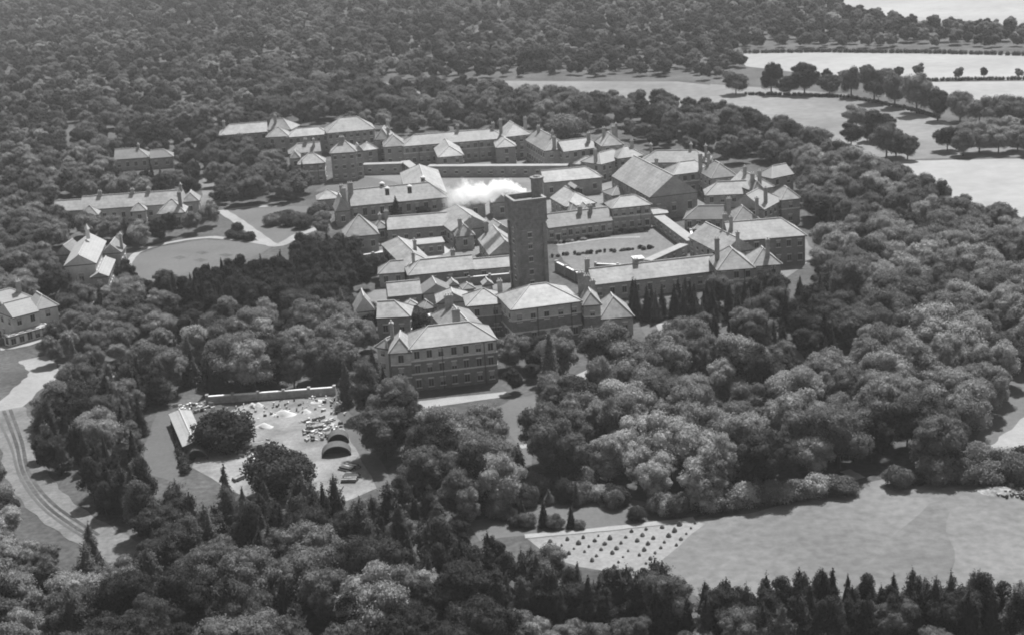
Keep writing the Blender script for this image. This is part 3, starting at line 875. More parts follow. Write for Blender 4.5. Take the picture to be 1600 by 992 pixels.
def mesh_np(name, parts, mats):
    """parts: list of (verts, faces, material index)"""
    V, loops, starts, tot, mi, k = [], [], [], [], [], 0
    pos = 0
    for v, f, m in parts:
        V.append(v)
        c = f.shape[1]
        loops.append((f + k).ravel())
        starts.append(pos + np.arange(len(f)) * c)
        tot.append(np.full(len(f), c))
        mi.append(np.full(len(f), m))
        pos += len(f) * c
        k += len(v)
    V, loops = np.concatenate(V), np.concatenate(loops)
    starts, tot, mi = np.concatenate(starts), np.concatenate(tot), np.concatenate(mi)
    me = bpy.data.meshes.new(name)
    me.vertices.add(len(V)); me.loops.add(len(loops)); me.polygons.add(len(starts))
    me.vertices.foreach_set('co', V.astype(np.float32).ravel())
    me.loops.foreach_set('vertex_index', loops.astype(np.int32))
    me.polygons.foreach_set('loop_start', starts.astype(np.int32))
    me.polygons.foreach_set('material_index', mi.astype(np.int32))
    for m in mats:
        me.materials.append(m)
    me.update(calc_edges=True)
    me.validate()
    return me
def lobes_broad(seed, flat=1.0, n=13, spread=1.0):
    """unit tree (height 1): big billows round the crown, each broken into smaller ones, as centre + radius"""
    r = np.random.default_rng(seed)
    out = []
    tilt = r.normal(size=2) * .06
    for i in range(n):
        u = -.75 + 1.7 * (i + r.uniform(.1, .9)) / n          # polar height, bottom to top
        u = min(u, .95)
        th = i * 2.399 + r.uniform(-.5, .5)
        rr = math.sqrt(max(0, 1 - u * u)) * r.uniform(.75, 1.1) * (1.0 if u > -.3 else .85)
        R = .30 * spread
        c = np.array([math.cos(th) * rr * R + tilt[0] * u, math.sin(th) * rr * R + tilt[1] * u, .53 + u * .32 * flat + r.uniform(-.04, .04)])
        rad = r.uniform(.115, .185) * (.6 + .4 * spread)
        out.append((c, rad * .86))
        for k in range(7):
            d = r.normal(size=3)
            d /= np.linalg.norm(d)
            d[2] = abs(d[2]) * .8 - .1
            out.append((c + d * rad * r.uniform(.65, .95), rad * r.uniform(.28, .48)))
    out.append((np.array([0, 0, .48]), .22 * spread))
    out.append((np.array([0, 0, .62]), .19 * spread))
    return out
def crown_from_lobes(lobes, nleaf, size, jit=.55, core=.78, fuzz=.3):
    C = np.array([c for c, _ in lobes]); R = np.array([r for _, r in lobes])
    w = R ** 2 / (R ** 2).sum()
    k = NPR.choice(len(R), size=int(nleaf * 2.2), p=w)
    d = unit(len(k))
    p = C[k] + d * (R[k] * NPR.uniform(.8, 1.0 + fuzz, size=len(k)))[:, None]
    # keep only sprays on the outside of the union
    keep = np.ones(len(p), bool)
    for i in range(len(R)):
        keep &= (np.linalg.norm(p - C[i], axis=1) > R[i] * .84) | (k == i)
    p, d = p[keep][:nleaf], d[keep][:nleaf]
    parts = [leaf_quads(p, d, size, jit) + (0,)]
    for c, r in lobes:
        v = ICO_V * (r * core) * NPR.uniform(.9, 1.08, size=(len(ICO_V), 1)) + c
        parts.append((v, ICO_F, 0))
    return parts
def trunk_parts(seed, h0=.5, r=.022, limbs=4):
    b = MB()
    rr = random.Random(seed)
    b.frustum(0, 0, -.02, h0 * .55, r * 1.25, r * .85, 7)
    b.frustum(0, 0, h0 * .55, h0 * 1.25, r * .85, r * .4, 7)
    for i in range(limbs):
        a = i * 6.283 / limbs + rr.uniform(-.4, .4)
        z = h0 * rr.uniform(.45, .8)
        b.beam((0, 0, z), (math.cos(a) * .2, math.sin(a) * .2, z + rr.uniform(.12, .26)), r * .38)
    return b.mesh('trunk', [M_BARK])
def conifer_parts(seed, tiers, width, nleaf, size, droop, bare=.12, ragged=.35, prof_e=.8):
    """spruce or pine: whorls of branch sprays round a straight stem"""
    r = np.random.default_rng(seed)
    P_, N_ = [], []
    for t in range(tiers):
        f = t / (tiers - 1)
        z = bare + (1 - bare) * f
        R = width * ((1 - f) ** prof_e * (1 if f > .2 else .7 + 1.5 * f) + .03) * r.uniform(1 - ragged, 1)
        nb = int(5 + 7 * (1 - f))
        for b in range(nb):
            a = r.uniform(0, 6.283)
            Rb = R * r.uniform(.6, 1.1)
            m = max(3, int(nleaf * Rb / (tiers * width * 4.4)))
            s = r.uniform(.15, 1, size=m) ** .7
            px = np.cos(a) * Rb * s + r.normal(size=m) * .012
            py = np.sin(a) * Rb * s + r.normal(size=m) * .012
            sw = r.normal(size=m) * Rb * .20
            px, py = px - np.sin(a) * sw, py + np.cos(a) * sw
            pz = z - droop * Rb * s * s + r.normal(size=m) * .012 + r.uniform(-.8, .2, size=m) / tiers * (1 - bare)
            P_.append(np.stack([px, py, pz], 1))
            nn = np.tile(np.array([np.cos(a) * .6, np.sin(a) * .6, .8]), (m, 1))
            N_.append(nn)
    p, n = np.concatenate(P_), np.concatenate(N_)
    parts = [leaf_quads(p, n, size, .45) + (0,)]
    k = 7
    prof = [(bare, width * .25), (bare + .1, width * .62), (.45, width * .40), (.72, width * .2), (.95, .012)]
    v = np.array([(math.cos(6.283 * i / k) * rr * r.uniform(.75, 1.1), math.sin(6.283 * i / k) * rr * r.uniform(.75, 1.1), z) for z, rr in prof for i in range(k)])
    f = np.array([(a * k + i, a * k + (i + 1) % k, (a + 1) * k + (i + 1) % k, (a + 1) * k + i) for a in range(len(prof) - 1) for i in range(k)])
    parts.append((v, f, 0))
    return parts
def lobes_pine(seed):
    """open topped pine: uneven plates of foliage up the stem"""
    r = np.random.default_rng(seed)
    out = []
    for t in range(8):
        z = .30 + .62 * t / 7
        R = .25 * (1 - .72 * (t / 7)) * r.uniform(.7, 1.15)
        for b in range(4 if t < 6 else 2):
            a = r.uniform(0, 6.283)
            out.append((np.array([math.cos(a) * R, math.sin(a) * R, z + r.uniform(-.03, .03)]), r.uniform(.06, .105)))
    out.append((np.array([0, 0, .95]), .05))
    out.append((np.array([0, 0, .55]), .13))
    return out
def lobes_bush(seed):
    r = np.random.default_rng(seed)
    out = []
    for i in range(16):
        th = i * 2.399
        u = r.uniform(-.1, 1)
        rr = math.sqrt(max(0, 1 - u * u)) * r.uniform(.6, 1)
        out.append((np.array([math.cos(th) * rr * .42, math.sin(th) * rr * .42, .30 + u * .42]), r.uniform(.13, .24)))
    out.append((np.array([0, 0, .35]), .38))
    return out
CROWN = {}
def variants(kind, fn, matl, n):
    for nm, m in matl:
        CROWN[(kind, nm)] = []
    for s in range(n):
        parts = fn(s)
        for nm, m in matl:
            CROWN[(kind, nm)].append(mesh_np('crown', parts, [m]))
TONES = [('mid', M_LEAF), ('pale', M_LEAFP), ('dark', M_LEAFD)]
variants('broad', lambda s: crown_from_lobes(lobes_broad(100 + s, n=12 + 2 * (s % 3), spread=[1, 1.12, .88, 1.05, .95, 1.15][s % 6]), 12000, .0125, jit=.6), TONES, 6)
variants('tall', lambda s: crown_from_lobes(lobes_broad(200 + s, flat=1.25, n=15, spread=.6), 9000, .012, jit=.6), TONES, 3)
variants('spruce', lambda s: conifer_parts(300 + s, 17, .26 + .03 * (s % 2), 6000, .016, .45, bare=.06), [('mid', M_NEEDLE), ('dark', M_LEAFD), ('pale', M_LEAF)], 4)
variants('pine', lambda s: conifer_parts(400 + s, 9 + s % 3, .33 + .04 * (s % 3), 6500, .0165, .05 - .1 * (s % 2), bare=.12, ragged=.55, prof_e=.5) if s < 4 else crown_from_lobes(lobes_pine(400 + s), 6000, .0155, jit=.8, core=.6), [('mid', M_NEEDLE), ('dark', M_LEAFD), ('pale', M_LEAF)], 5)
variants('bush', lambda s: crown_from_lobes(lobes_bush(500 + s), 3500, .030, jit=.55), TONES, 4)
TRUNK = {'broad': [trunk_parts(s) for s in range(3)], 'tall': [trunk_parts(9, .5, .016)], 'spruce': [trunk_parts(5, .7, .014, 0)], 'pine': [trunk_parts(6, .72, .015, 3)], 'bush': [trunk_parts(7, .3, .02, 4)]}
for d_ in (CROWN,):
    for t_ in ('mid', 'pale', 'dark'):
        d_[('dome', t_)] = d_[('bush', t_)]
TRUNK['dome'] = TRUNK['bush']

# areas of the ground (photo pixels) where no tree of the woods stands
CLEAR = [
    [(330, 226), (345, 216), (450, 206), (520, 200), (590, 206), (640, 215), (800, 207), (860, 216), (960, 212), (1010, 238), (1110, 249), (1190, 270), (1248, 268), (1262, 330), (1285, 362), (1290, 405), (1260, 450), (1235, 478), (1110, 478), (1108, 482), (990, 486), (985, 505), (1085, 512), (1105, 555), (1070, 578), (1000, 540), (950, 560), (940, 600), (905, 605), (890, 580), (800, 580), (800, 620), (790, 634), (650, 655), (610, 640), (585, 600), (575, 520), (548, 495), (545, 470), (600, 458), (600, 440), (560, 402), (515, 395), (505, 362), (470, 420), (430, 438), (330, 455), (270, 460), (190, 452), (195, 405), (280, 370), (330, 365), (340, 325), (440, 318), (480, 310), (480, 290), (450, 285), (450, 270), (420, 255), (400, 248)],
    [(80, 330), (130, 322), (300, 312), (315, 352), (300, 366), (240, 372), (150, 366), (100, 352)],     # villa
    [(168, 254), (278, 244), (288, 282), (178, 292)],                                                   # cottage
    [(80, 410), (110, 380), (195, 385), (200, 415), (190, 470), (160, 480), (140, 468), (105, 455), (85, 430)],  # chapel
    [(-100, 500), (95, 478), (92, 512), (75, 545), (40, 560), (70, 580), (60, 615), (10, 680), (-120, 720)],     # house, road
    [(50, 590), (150, 590), (190, 580), (270, 566), (262, 585), (180, 606), (110, 622)],                # branch road
    [(5, 640), (62, 680), (72, 740), (112, 785), (190, 828), (245, 880), (200, 905), (85, 888), (18, 815), (0, 740)],  # track
    [(215, 700), (238, 635), (380, 618), (520, 604), (580, 690), (640, 785), (610, 812), (540, 822), (480, 820), (400, 815), (320, 800), (225, 778)],  # yard
    [(748, 640), (810, 615), (868, 612), (856, 650), (852, 700), (862, 785), (765, 792), (775, 700)],   # front lawn
    [(720, 815), (830, 780), (935, 768), (1000, 790), (1110, 800), (1330, 752), (1380, 744), (1480, 745), (1620, 755), (1800, 790), (1800, 960), (1610, 962), (1350, 952), (1100, 948), (1000, 944), (890, 930), (800, 905), (730, 870)],  # fields
    [(1155, 76), (1260, 76), (1720, 76), (1720, 398), (1600, 380), (1510, 348), (1440, 320), (1395, 300), (1340, 274), (1250, 228), (1140, 195), (1060, 178), (900, 168), (740, 152), (590, 147), (590, 128), (760, 122), (1060, 122), (1110, 128), (1165, 104)],
    [(1240, -130), (2000, -130), (2000, 48), (1600, 48), (1440, 42), (1330, 22), (1280, -20)],
    [(1515, 745), (1550, 655), (1582, 585), (1700, 560), (1800, 700), (1700, 800)],
    [(640, 636), (790, 622), (782, 702), (655, 712)], [(878, 578), (945, 565), (952, 640), (892, 652)],
    [(-20, 560), (85, 572), (125, 598), (112, 642), (78, 645), (64, 692), (-20, 735)],
    [(1160, 584), (1182, 584), (1220, 632), (1226, 668), (1200, 668), (1185, 640)], [(1212, 526), (1230, 526), (1268, 580), (1275, 612), (1250, 610)],
    [(310, 335), (316, 270), (330, 270), (336, 335)],
    [(140, 480), (150, 455), (195, 440), (195, 450), (165, 480)],
]
# zones: first match decides. outline, species weights, height range, tone weights (mid, pale, dark), spacing factor, phrase
Z = [
    ([(690, 860), (830, 885), (1000, 930), (1350, 950), (1800, 960), (1800, 1025), (1350, 1012), (1000, 1000), (800, 975), (690, 950)], dict(pine=.8, spruce=.14, broad=.06), (6.5, 9.8), (.25, .02, .73), .36, 'pine belt below the crop field'),
    ([(780, 972), (1000, 1000), (1450, 1012), (1450, 1100), (780, 1100)], dict(bush=.8, broad=.2), (3.5, 6), (.4, .6, 0), .5, 'scrub edge below the pine belt'),
    ([(120, 600), (205, 606), (245, 640), (220, 700), (230, 760), (150, 800), (90, 760), (70, 680), (80, 620)], dict(pine=.55, broad=.25, spruce=.2), (8, 12), (.45, .1, .45), .62, 'thicket between track and grass lane'),
    ([(150, 770), (240, 765), (400, 800), (600, 805), (720, 800), (735, 860), (690, 945), (400, 900), (180, 880)], dict(pine=.6, spruce=.28, broad=.12), (6.5, 12), (.42, .05, .53), .56, 'mixed stand below the wood yard'),
    ([(-150, 690), (10, 720), (30, 850), (110, 920), (130, 975), (-150, 930)], dict(broad=.7, bush=.3), (4.5, 7.5), (.6, .15, .25), .6, 'low wood left of the dirt track'),
    ([(-150, 760), (60, 790), (180, 880), (400, 900), (690, 945), (800, 970), (780, 1150), (-150, 1150)], dict(broad=.8, pine=.2), (8, 13.5), (.6, .06, .34), .92, 'leafy wood at bottom left corner'),
    ([(520, 610), (600, 610), (660, 660), (680, 760), (640, 790), (580, 690)], dict(spruce=.5, broad=.3, tall=.2), (9, 13), (.55, .15, .3), .8, 'lane side planting by front building'),
    ([(640, 650), (800, 628), (808, 700), (790, 790), (720, 815), (640, 790)], dict(broad=.7, tall=.15, spruce=.15), (9, 13.5), (.65, .1, .25), .9, 'shrubbery below the front terrace'),
    ([(830, 600), (1000, 570), (1170, 590), (1210, 640), (1340, 740), (1100, 800), (990, 790), (850, 775), (838, 690)], dict(broad=.72, tall=.18, spruce=.1), (10, 15), (.55, .33, .12), .95, 'grove right of the front lawn'),
    ([(800, 520), (950, 545), (1000, 570), (830, 610), (790, 580)], dict(broad=.6, bush=.4), (4, 8), (.5, .1, .4), .9, 'planting under the front hall wall'),
    ([(980, 484), (1108, 474), (1116, 520), (985, 515)], dict(spruce=.95, broad=.05), (9, 12), (.3, 0, .7), .45, 'conifer clump by the low ward'),
    ([(265, 450), (330, 450), (430, 435), (470, 418), (510, 400), (600, 445), (590, 470), (470, 495), (290, 500)], dict(spruce=.45, tall=.55), (7.5, 10), (.02, 0, .98), .42, 'dark screen below the oval lawn'),
    ([(190, 580), (270, 560), (540, 500), (585, 600), (520, 604), (240, 634), (180, 610)], dict(broad=.62, spruce=.2, tall=.18), (9, 13.5), (.6, .1, .3), .88, 'wood above the wood yard'),
    ([(60, 450), (280, 445), (300, 500), (270, 560), (70, 590), (90, 510)], dict(broad=.75, spruce=.25), (6, 10), (.6, .25, .15), .9, 'gardens between chapel and branch road'),
    ([(-150, 340), (110, 345), (105, 380), (80, 420), (100, 455), (95, 480), (-150, 500)], dict(broad=1), (8, 11), (.35, .6, .05), .9, 'pale wood left of the chapel'),
    ([(-150, 250), (330, 250), (330, 380), (110, 400), (-150, 420)], dict(broad=.9, spruce=.1), (7, 10), (.5, .1, .4), .9, 'woodland around the villa'),
    ([(330, 215), (460, 250), (500, 330), (330, 330)], dict(broad=.9, spruce=.1), (7, 11), (.7, .05, .25), .9, 'planting before the far west ward'),
    ([(1050, 480), (1300, 440), (1310, 560), (1260, 640), (1170, 590), (1090, 560)], dict(broad=.28, spruce=.64, tall=.08), (6.5, 11), (.5, .05, .45), .68, 'slope below the south east ward'),
    ([(1260, 380), (1420, 400), (1700, 500), (1700, 640), (1560, 740), (1340, 745), (1210, 640), (1300, 540)], dict(broad=.9, tall=.1), (9.5, 14.5), (.5, .42, .08), 1.0, 'big eastern wood beside the wards'),
    ([(1230, 200), (1400, 260), (1600, 340), (1760, 360), (1760, 510), (1420, 420), (1270, 380), (1250, 260)], dict(broad=.93, spruce=.07), (9, 13), (.62, .28, .1), 1.0, 'wood below the stubble field'),
    ([(400, 138), (740, 142), (1060, 168), (1250, 205), (1260, 260), (1110, 236), (960, 196), (600, 190), (400, 195)], dict(broad=1), (9, 12.5), (.6, .03, .37), 1.0, 'belt behind the far wards'),
    ([(-150, 100), (330, 120), (560, 150), (560, 205), (330, 240), (-150, 260)], dict(broad=1), (6.5, 10), (.5, .04, .46), 1.05, 'dense wood above the villa'),
]
DEFZ = (None, dict(broad=1), (6, 9.5), (.5, .02, .48), 1.05, 'far woods')
def zone(x, y):
    for z in Z:
        if inside(x, y, z[0]):
            return z
    return DEFZ
def in_foot(X, Y, marg):
    for ox, oy, ca, sa, L, w in FOOT:
        dx, dy = X - ox, Y - oy
        a, b = dx * ca + dy * sa, -dx * sa + dy * ca
        if -marg < a < L + marg and -marg < b < w + marg:
            return True
    return False
TREES = []                       # (X, Y, kind, tone, height, width, phrase, label or None)
tr = random.Random(21)
def pick(w):
    t = tr.uniform(0, sum(w.values()))
    for k, v in w.items():
        t -= v
        if t <= 0:
            return k
    return k
Y = 205.0
row = 0
while Y < 2300:
    s = 7.6 if Y < 560 else (8.4 if Y < 800 else 9.0)
    half = (Y * 1.03 + 40) * 800 / F + 30
    X = -half - tr.uniform(0, s)
    while X < half:
        x_, y_ = X + tr.uniform(-.42, .42) * s, Y + tr.uniform(-.42, .42) * s
        px, py, scl = proj(x_, y_)
        X += s
        if py > 1130 or px < -90 or px > 1690 or py < -60:
            continue
        if any(inside(px, py, c) for c in CLEAR) or in_foot(x_, y_, 3.0):
            continue
        z = zone(px, py)
        want = (1 / z[4]) ** 2 * .8
        for rep in range(int(want) + (tr.random() < want % 1)):
            if rep:
                x_, y_ = X - s + tr.uniform(-.5, .5) * s, Y + tr.uniform(-.5, .5) * s
                px, py, scl = proj(x_, y_)
                if any(inside(px, py, c) for c in CLEAR) or in_foot(x_, y_, 3.0):
                    continue
            kind = pick(z[1])
            tone = ('mid', 'pale', 'dark')[tr.choices((0, 1, 2), z[3])[0]]
            h = tr.uniform(*z[2]) * (1.0 if kind != 'bush' else .8)
            w = h * tr.uniform(.82, 1.12) * (1.08 if kind in ('broad', 'bush') else 1.0)
            TREES.append((x_, y_, kind, tone, h, w, z[5], None))
    Y += s * .87

def hero(px, py, kind, tone, h, w, label, grp=None):
    p = P(px, py)
    TREES.append((p.x, p.y, kind, tone, h, w, grp, label))
hero(440, 768, 'dome', 'dark', 11, 13.5, 'big round dark tree standing in the lower part of the wood yard')
hero(352, 698, 'dome', 'dark', 9, 13, 'wide dark tree behind the long shed in the wood yard')
hero(620, 341, 'spruce', 'dark', 8, 12, 'dark cone shaped tree against the dining block wall')
hero(663, 338, 'bush', 'dark', 4, 5, 'round dark bush right of the cone shaped tree')
hero(1403, 760, 'bush', 'mid', 5, 5.5, 'lone bush at the top edge of the crop field')
hero(1432, 757, 'bush', 'dark', 2.4, 3, 'tiny dark bush beside the lone field bush')
hero(650, 514, 'dome', 'dark', 6.5, 8, 'black looking round tree in the yard behind the front building')
hero(620, 512, 'spruce', 'dark', 7.5, 10, 'thin dark conifer next to the coach house')
hero(580, 520, 'broad', 'dark', 9, 12, 'dark tree hiding the left end of the coach house')
hero(960, 592, 'broad', 'mid', 14, 19, 'broad full crowned tree standing before the pyramid roofed pavilion')
hero(846, 106, 'dome', 'dark', 15, 25, 'dark domed tree rising above the far woods in the middle')
hero(885, 214, 'dome', 'mid', 11, 15, 'round topped tree just behind the peaked far ward')
hero(702, 728, 'broad', 'mid', 14, 15, 'huge round tree directly below the terrace of the front building')
hero(752, 716, 'broad', 'mid', 11.5, 12.5, 'broad tree right of the huge round tree below the terrace')
hero(655, 716, 'broad', 'dark', 12, 12.5, 'dark tree left of the huge round tree below the terrace')
hero(618, 668, 'broad', 'mid', 12, 12, 'full tree hiding the lower left corner of front building')
hero(640, 652, 'tall', 'mid', 8.5, 10, 'slim tree before the left bay of the front building')
hero(805, 575, 'broad', 'mid', 9.5, 11, 'tree filling the gap between front building and front hall')
hero(850, 572, 'broad', 'dark', 9, 11, 'dark tree standing close to the front hall')
hero(735, 822, 'tall', 'pale', 8.5, 9, 'pale upright birch on the edge of the headland lawn')
hero(812, 745, 'spruce', 'dark', 7.5, 11, 'dark pointed conifer at the left side of front lawn')
for i, (px, py, k, h) in enumerate([(808, 822, 'bush', 2.6), (823, 822, 'bush', 3), (850, 822, 'spruce', 5.5), (867, 824, 'bush', 3), (893, 824, 'spruce', 4.5), (905, 825, 'bush', 2), (995, 812, 'bush', 3.2)]):
    hero(px, py, k, 'mid' if i % 2 else 'dark', h, h * 1.15, '%s bush on the headland lawn above the bare plot' % ('low', 'little', 'tall pointed', 'round', 'pointed', 'tiny', 'outlying')[i])
for i in range(12):
    t = i / 11
    hero(1108 + 205 * t + tr.uniform(-4, 4), 796 - 26 * t + tr.uniform(-2, 2), 'bush', ('pale', 'mid')[i % 3 > 0], tr.uniform(4.6, 6.4) * (1 - .25 * t), 6.0, 'leafy bush in the clipped row along the top of the crop field', 'bushes in the row above the crop field')
for i in range(9):
    hero(1030 + 14 * i, 800 - 3 * i + (i % 3) * 6, 'bush', ('mid', 'pale', 'dark')[i % 3], tr.uniform(3, 5), 5, 'scrub bush left of the clipped row above the bare plot', 'scrub bushes above the bare plot')
for i, (px, py) in enumerate([(425, 352), (438, 347), (452, 353), (466, 346), (480, 350), (493, 343), (505, 348), (447, 342), (474, 357), (500, 336)]):
    hero(px, py, 'bush', 'dark' if i % 3 else 'mid', tr.uniform(3.5, 5.5), 6.5, 'dark bush in the clump on the upper lawn', 'bushes on the upper lawn')
for i, (px, py) in enumerate([(362, 372), (376, 374), (390, 376), (372, 362)]):
    hero(px, py, 'bush', 'dark', tr.uniform(2.5, 3.6), 4.5, 'low dark bush where the lawn paths meet', 'bushes by the lawn paths')
for i in range(22):
    t = i / 21
    hero(866 + 154 * t + tr.uniform(-3, 3), 402 - 14 * t + tr.uniform(-1.5, 1.5), 'bush', ('dark', 'mid')[i % 2], tr.uniform(.6, 1.5), tr.uniform(.8, 2.0), 'little bush in the nearer row across the planted court', 'bushes across the planted court')
for i in range(26):
    t = i / 25
    hero(868 + 150 * t + tr.uniform(-3, 3), 380 - 22 * t + tr.uniform(-2, 2.5), 'bush', ('mid', 'pale', 'dark')[i % 3], tr.uniform(.8, 1.5), tr.uniform(1.2, 2.4), 'little bush in the terrace row of the planted court', 'bushes across the planted court')
for i, (px, py) in enumerate([(520, 402), (535, 410), (552, 418), (570, 414), (585, 408), (600, 412), (560, 430), (540, 428), (578, 430)]):
    hero(px, py, 'bush', 'dark', tr.uniform(2.5, 4), 5, 'dark shrub below the garden wall of the steep roofed lodge', 'shrubs below the lodge')
for i in range(26):
    q = None
    while q is None or not inside(q[0], q[1], [(700, 772), (840, 768), (940, 765), (990, 790), (930, 802), (760, 814), (720, 800)]):
        q = (tr.uniform(700, 990), tr.uniform(760, 815))
    hero(q[0], q[1], 'bush' if i % 5 else 'spruce', ('mid', 'dark', 'pale', 'mid')[i % 4], tr.uniform(2.6, 5.5), tr.uniform(3.5, 6), 'shrub in the border between front lawn and headland' if i % 5 else 'young conifer in the border between front lawn and headland', 'planting between front lawn and headland')
for i in range(11):
    hero(1462 + 14 * i + tr.uniform(-3, 3), 752 - (i % 3) * 9, 'bush', ('mid', 'dark', 'pale')[i % 3], tr.uniform(4.5, 7), tr.uniform(6, 8), 'thick bush along the upper right edge of crop field', 'bushes at the upper right of the crop field')
# parkland trees in the far meadows: base pixel, height in pixels, crown width factor
for px, py, hp, k in [(1150, 148, 36, 1.2), (1205, 147, 50, .8), (1233, 149, 30, 1.3), (1257, 148, 52, 1.05), (1296, 148, 34, 1.2), (1330, 153, 50, .75), (1366, 161, 58, .8), (1398, 168, 55, .8), (1432, 178, 65, .95), (1465, 189, 52, .8), (1500, 190, 52, .8), (1530, 196, 46, 1.0), (1568, 200, 50, 1.1), (1590, 196, 46, 1.1),
                      (1291, 127, 20, .9), (1353, 124, 24, 1.0), (1405, 121, 18, .9), (1436, 121, 22, .9), (1498, 125, 20, .8), (1537, 122, 17, .8), (1592, 122, 15, 1), (1386, 122, 16, 1.6), (1320, 124, 14, 1.8)]:
    p = P(px, py)
    s = proj(p.x, p.y)[2]
    h = hp / s
    near = py > 130
    TREES.append((p.x, p.y, 'broad', ('mid', 'dark')[int(px) % 2], h, h * k * 1.15,
                  'trees in the park row below the pale field' if near else 'small trees along the far field hedge',
                  'park tree with visible trunk in the row below the pale field' if near else 'small hedge tree at the foot of the far pale field'))
for px, py, hp in [(1338, 205, 42), (1375, 220, 48), (1400, 245, 38), (1385, 250, 60), (1418, 250, 40), (1355, 222, 30), (1330, 230, 40), (1480, 236, 40), (1505, 244, 44), (1530, 238, 50), (1560, 240, 46), (1590, 236, 44), (1515, 225, 40), (1545, 225, 40), (1575, 222, 42), (1600, 226, 40), (1610, 244, 40)]:
    p = P(px, py)
    s = proj(p.x, p.y)[2]
    h = hp / s
    TREES.append((p.x, p.y, 'broad', ('pale', 'mid', 'dark')[(int(px) // 5) % 3], h, h * 1.2, 'meadow clump trees', 'tree in the loose clumps at the lower edge of the far meadow'))

NAME = {'dome': 'broadleaf_tree', 'broad': 'broadleaf_tree', 'tall': 'broadleaf_tree', 'spruce': 'spruce_tree', 'pine': 'pine_tree', 'bush': 'shrub'}
CATN = {'dome': 'tree', 'broad': 'tree', 'tall': 'tree', 'spruce': 'spruce', 'pine': 'pine', 'bush': 'shrub'}
WORD = {'dome': 'dome shaped tree', 'broad': 'round crowned tree', 'tall': 'slender tall tree', 'spruce': 'pointed conifer', 'pine': 'ragged pine', 'bush': 'bush'}
TW = {'mid': 'grey', 'pale': 'pale', 'dark': 'dark'}
def seen_size(t):
    px, py, s = proj(t[0], t[1], t[4] * .6)
    inn = -10 < px < 1610 and -10 < py < 1000
    return s * t[4] if inn else 0
def make_tree(t, i, label):
    X, Y, kind, tone, h, w, phrase, own = t
    r = empty(NAME[kind], (X, Y, 0), tr.uniform(0, 6.28))
    tag(r, label, CATN[kind], phrase and (phrase if own else '%ss in the %s' % (WORD[kind], phrase)))
    vs_ = CROWN[(kind, tone)]
    link('crown', vs_[i % len(vs_)], r, None, 0, (w, w, h))
    link('trunk', TRUNK[kind][i % len(TRUNK[kind])], r, None, 0, (h, h, h))
    return r
ORD = 'leftmost second third fourth fifth sixth seventh eighth ninth tenth eleventh twelfth thirteenth fourteenth fifteenth sixteenth seventeenth eighteenth nineteenth twentieth twenty-first twenty-second twenty-third twenty-fourth twenty-fifth twenty-sixth twenty-seventh twenty-eighth twenty-ninth thirtieth'.split()
def label_trees(lst):
    """look first, then the part of its stand, last the order from the left"""
    pos = [proj(t[0], t[1], t[4] * .6) for t in lst]
    ext = {}
    for t, p in zip(lst, pos):
        ext.setdefault(t[6], []).append(p)
    base = []
    for t, p in zip(lst, pos):
        if t[7]:
            base.append(t[7])
            continue
        e = ext[t[6]]
        xs, ys = sorted(q[0] for q in e), sorted(q[1] for q in e)
        fx = sum(1 for v in xs if v < p[0]) / len(xs)
        nf = 'far' if p[1] < ys[len(ys) // 2] else 'near'
        lr = ('left', 'middle', 'right')[min(2, int(fx * 3))]
        h = t[4]
        size = ('small' if h < 3.5 else 'full') if t[2] == 'bush' else ('tall' if h > 11.5 else ('small' if h < 8 else 'middling'))
        base.append('%s %s %s, %s %s in the %s' % (size, TW[t[3]], WORD[t[2]], nf, lr, t[6]))
    out = list(base)
    for lb in set(base):
        ids = sorted([i for i, b_ in enumerate(base) if b_ == lb], key=lambda i: pos[i][0])
        if len(ids) > 1:
            for n, i in enumerate(ids):
                o = 'rightmost' if n == len(ids) - 1 else ORD[min(n, 29)] + ('' if n == 0 else '-from-left')
                out[i] = o + ' ' + lb
    return out
named = [t for t in TREES if t[7]]
woods = [t for t in TREES if not t[7]]
single, mass = list(named), []
for nm, cap in (('broadleaf_tree', 290), ('spruce_tree', 150), ('pine_tree', 200), ('shrub', 120)):
    g_ = sorted([t for t in woods if NAME[t[2]] == nm], key=seen_size, reverse=True)
    have = sum(1 for t in named if NAME[t[2]] == nm)
    k = max(0, cap - have)
    single += g_[:k]
    mass += g_[k:]
for i, (t, lb) in enumerate(zip(single, label_trees(single))):
    make_tree(t, i, lb)

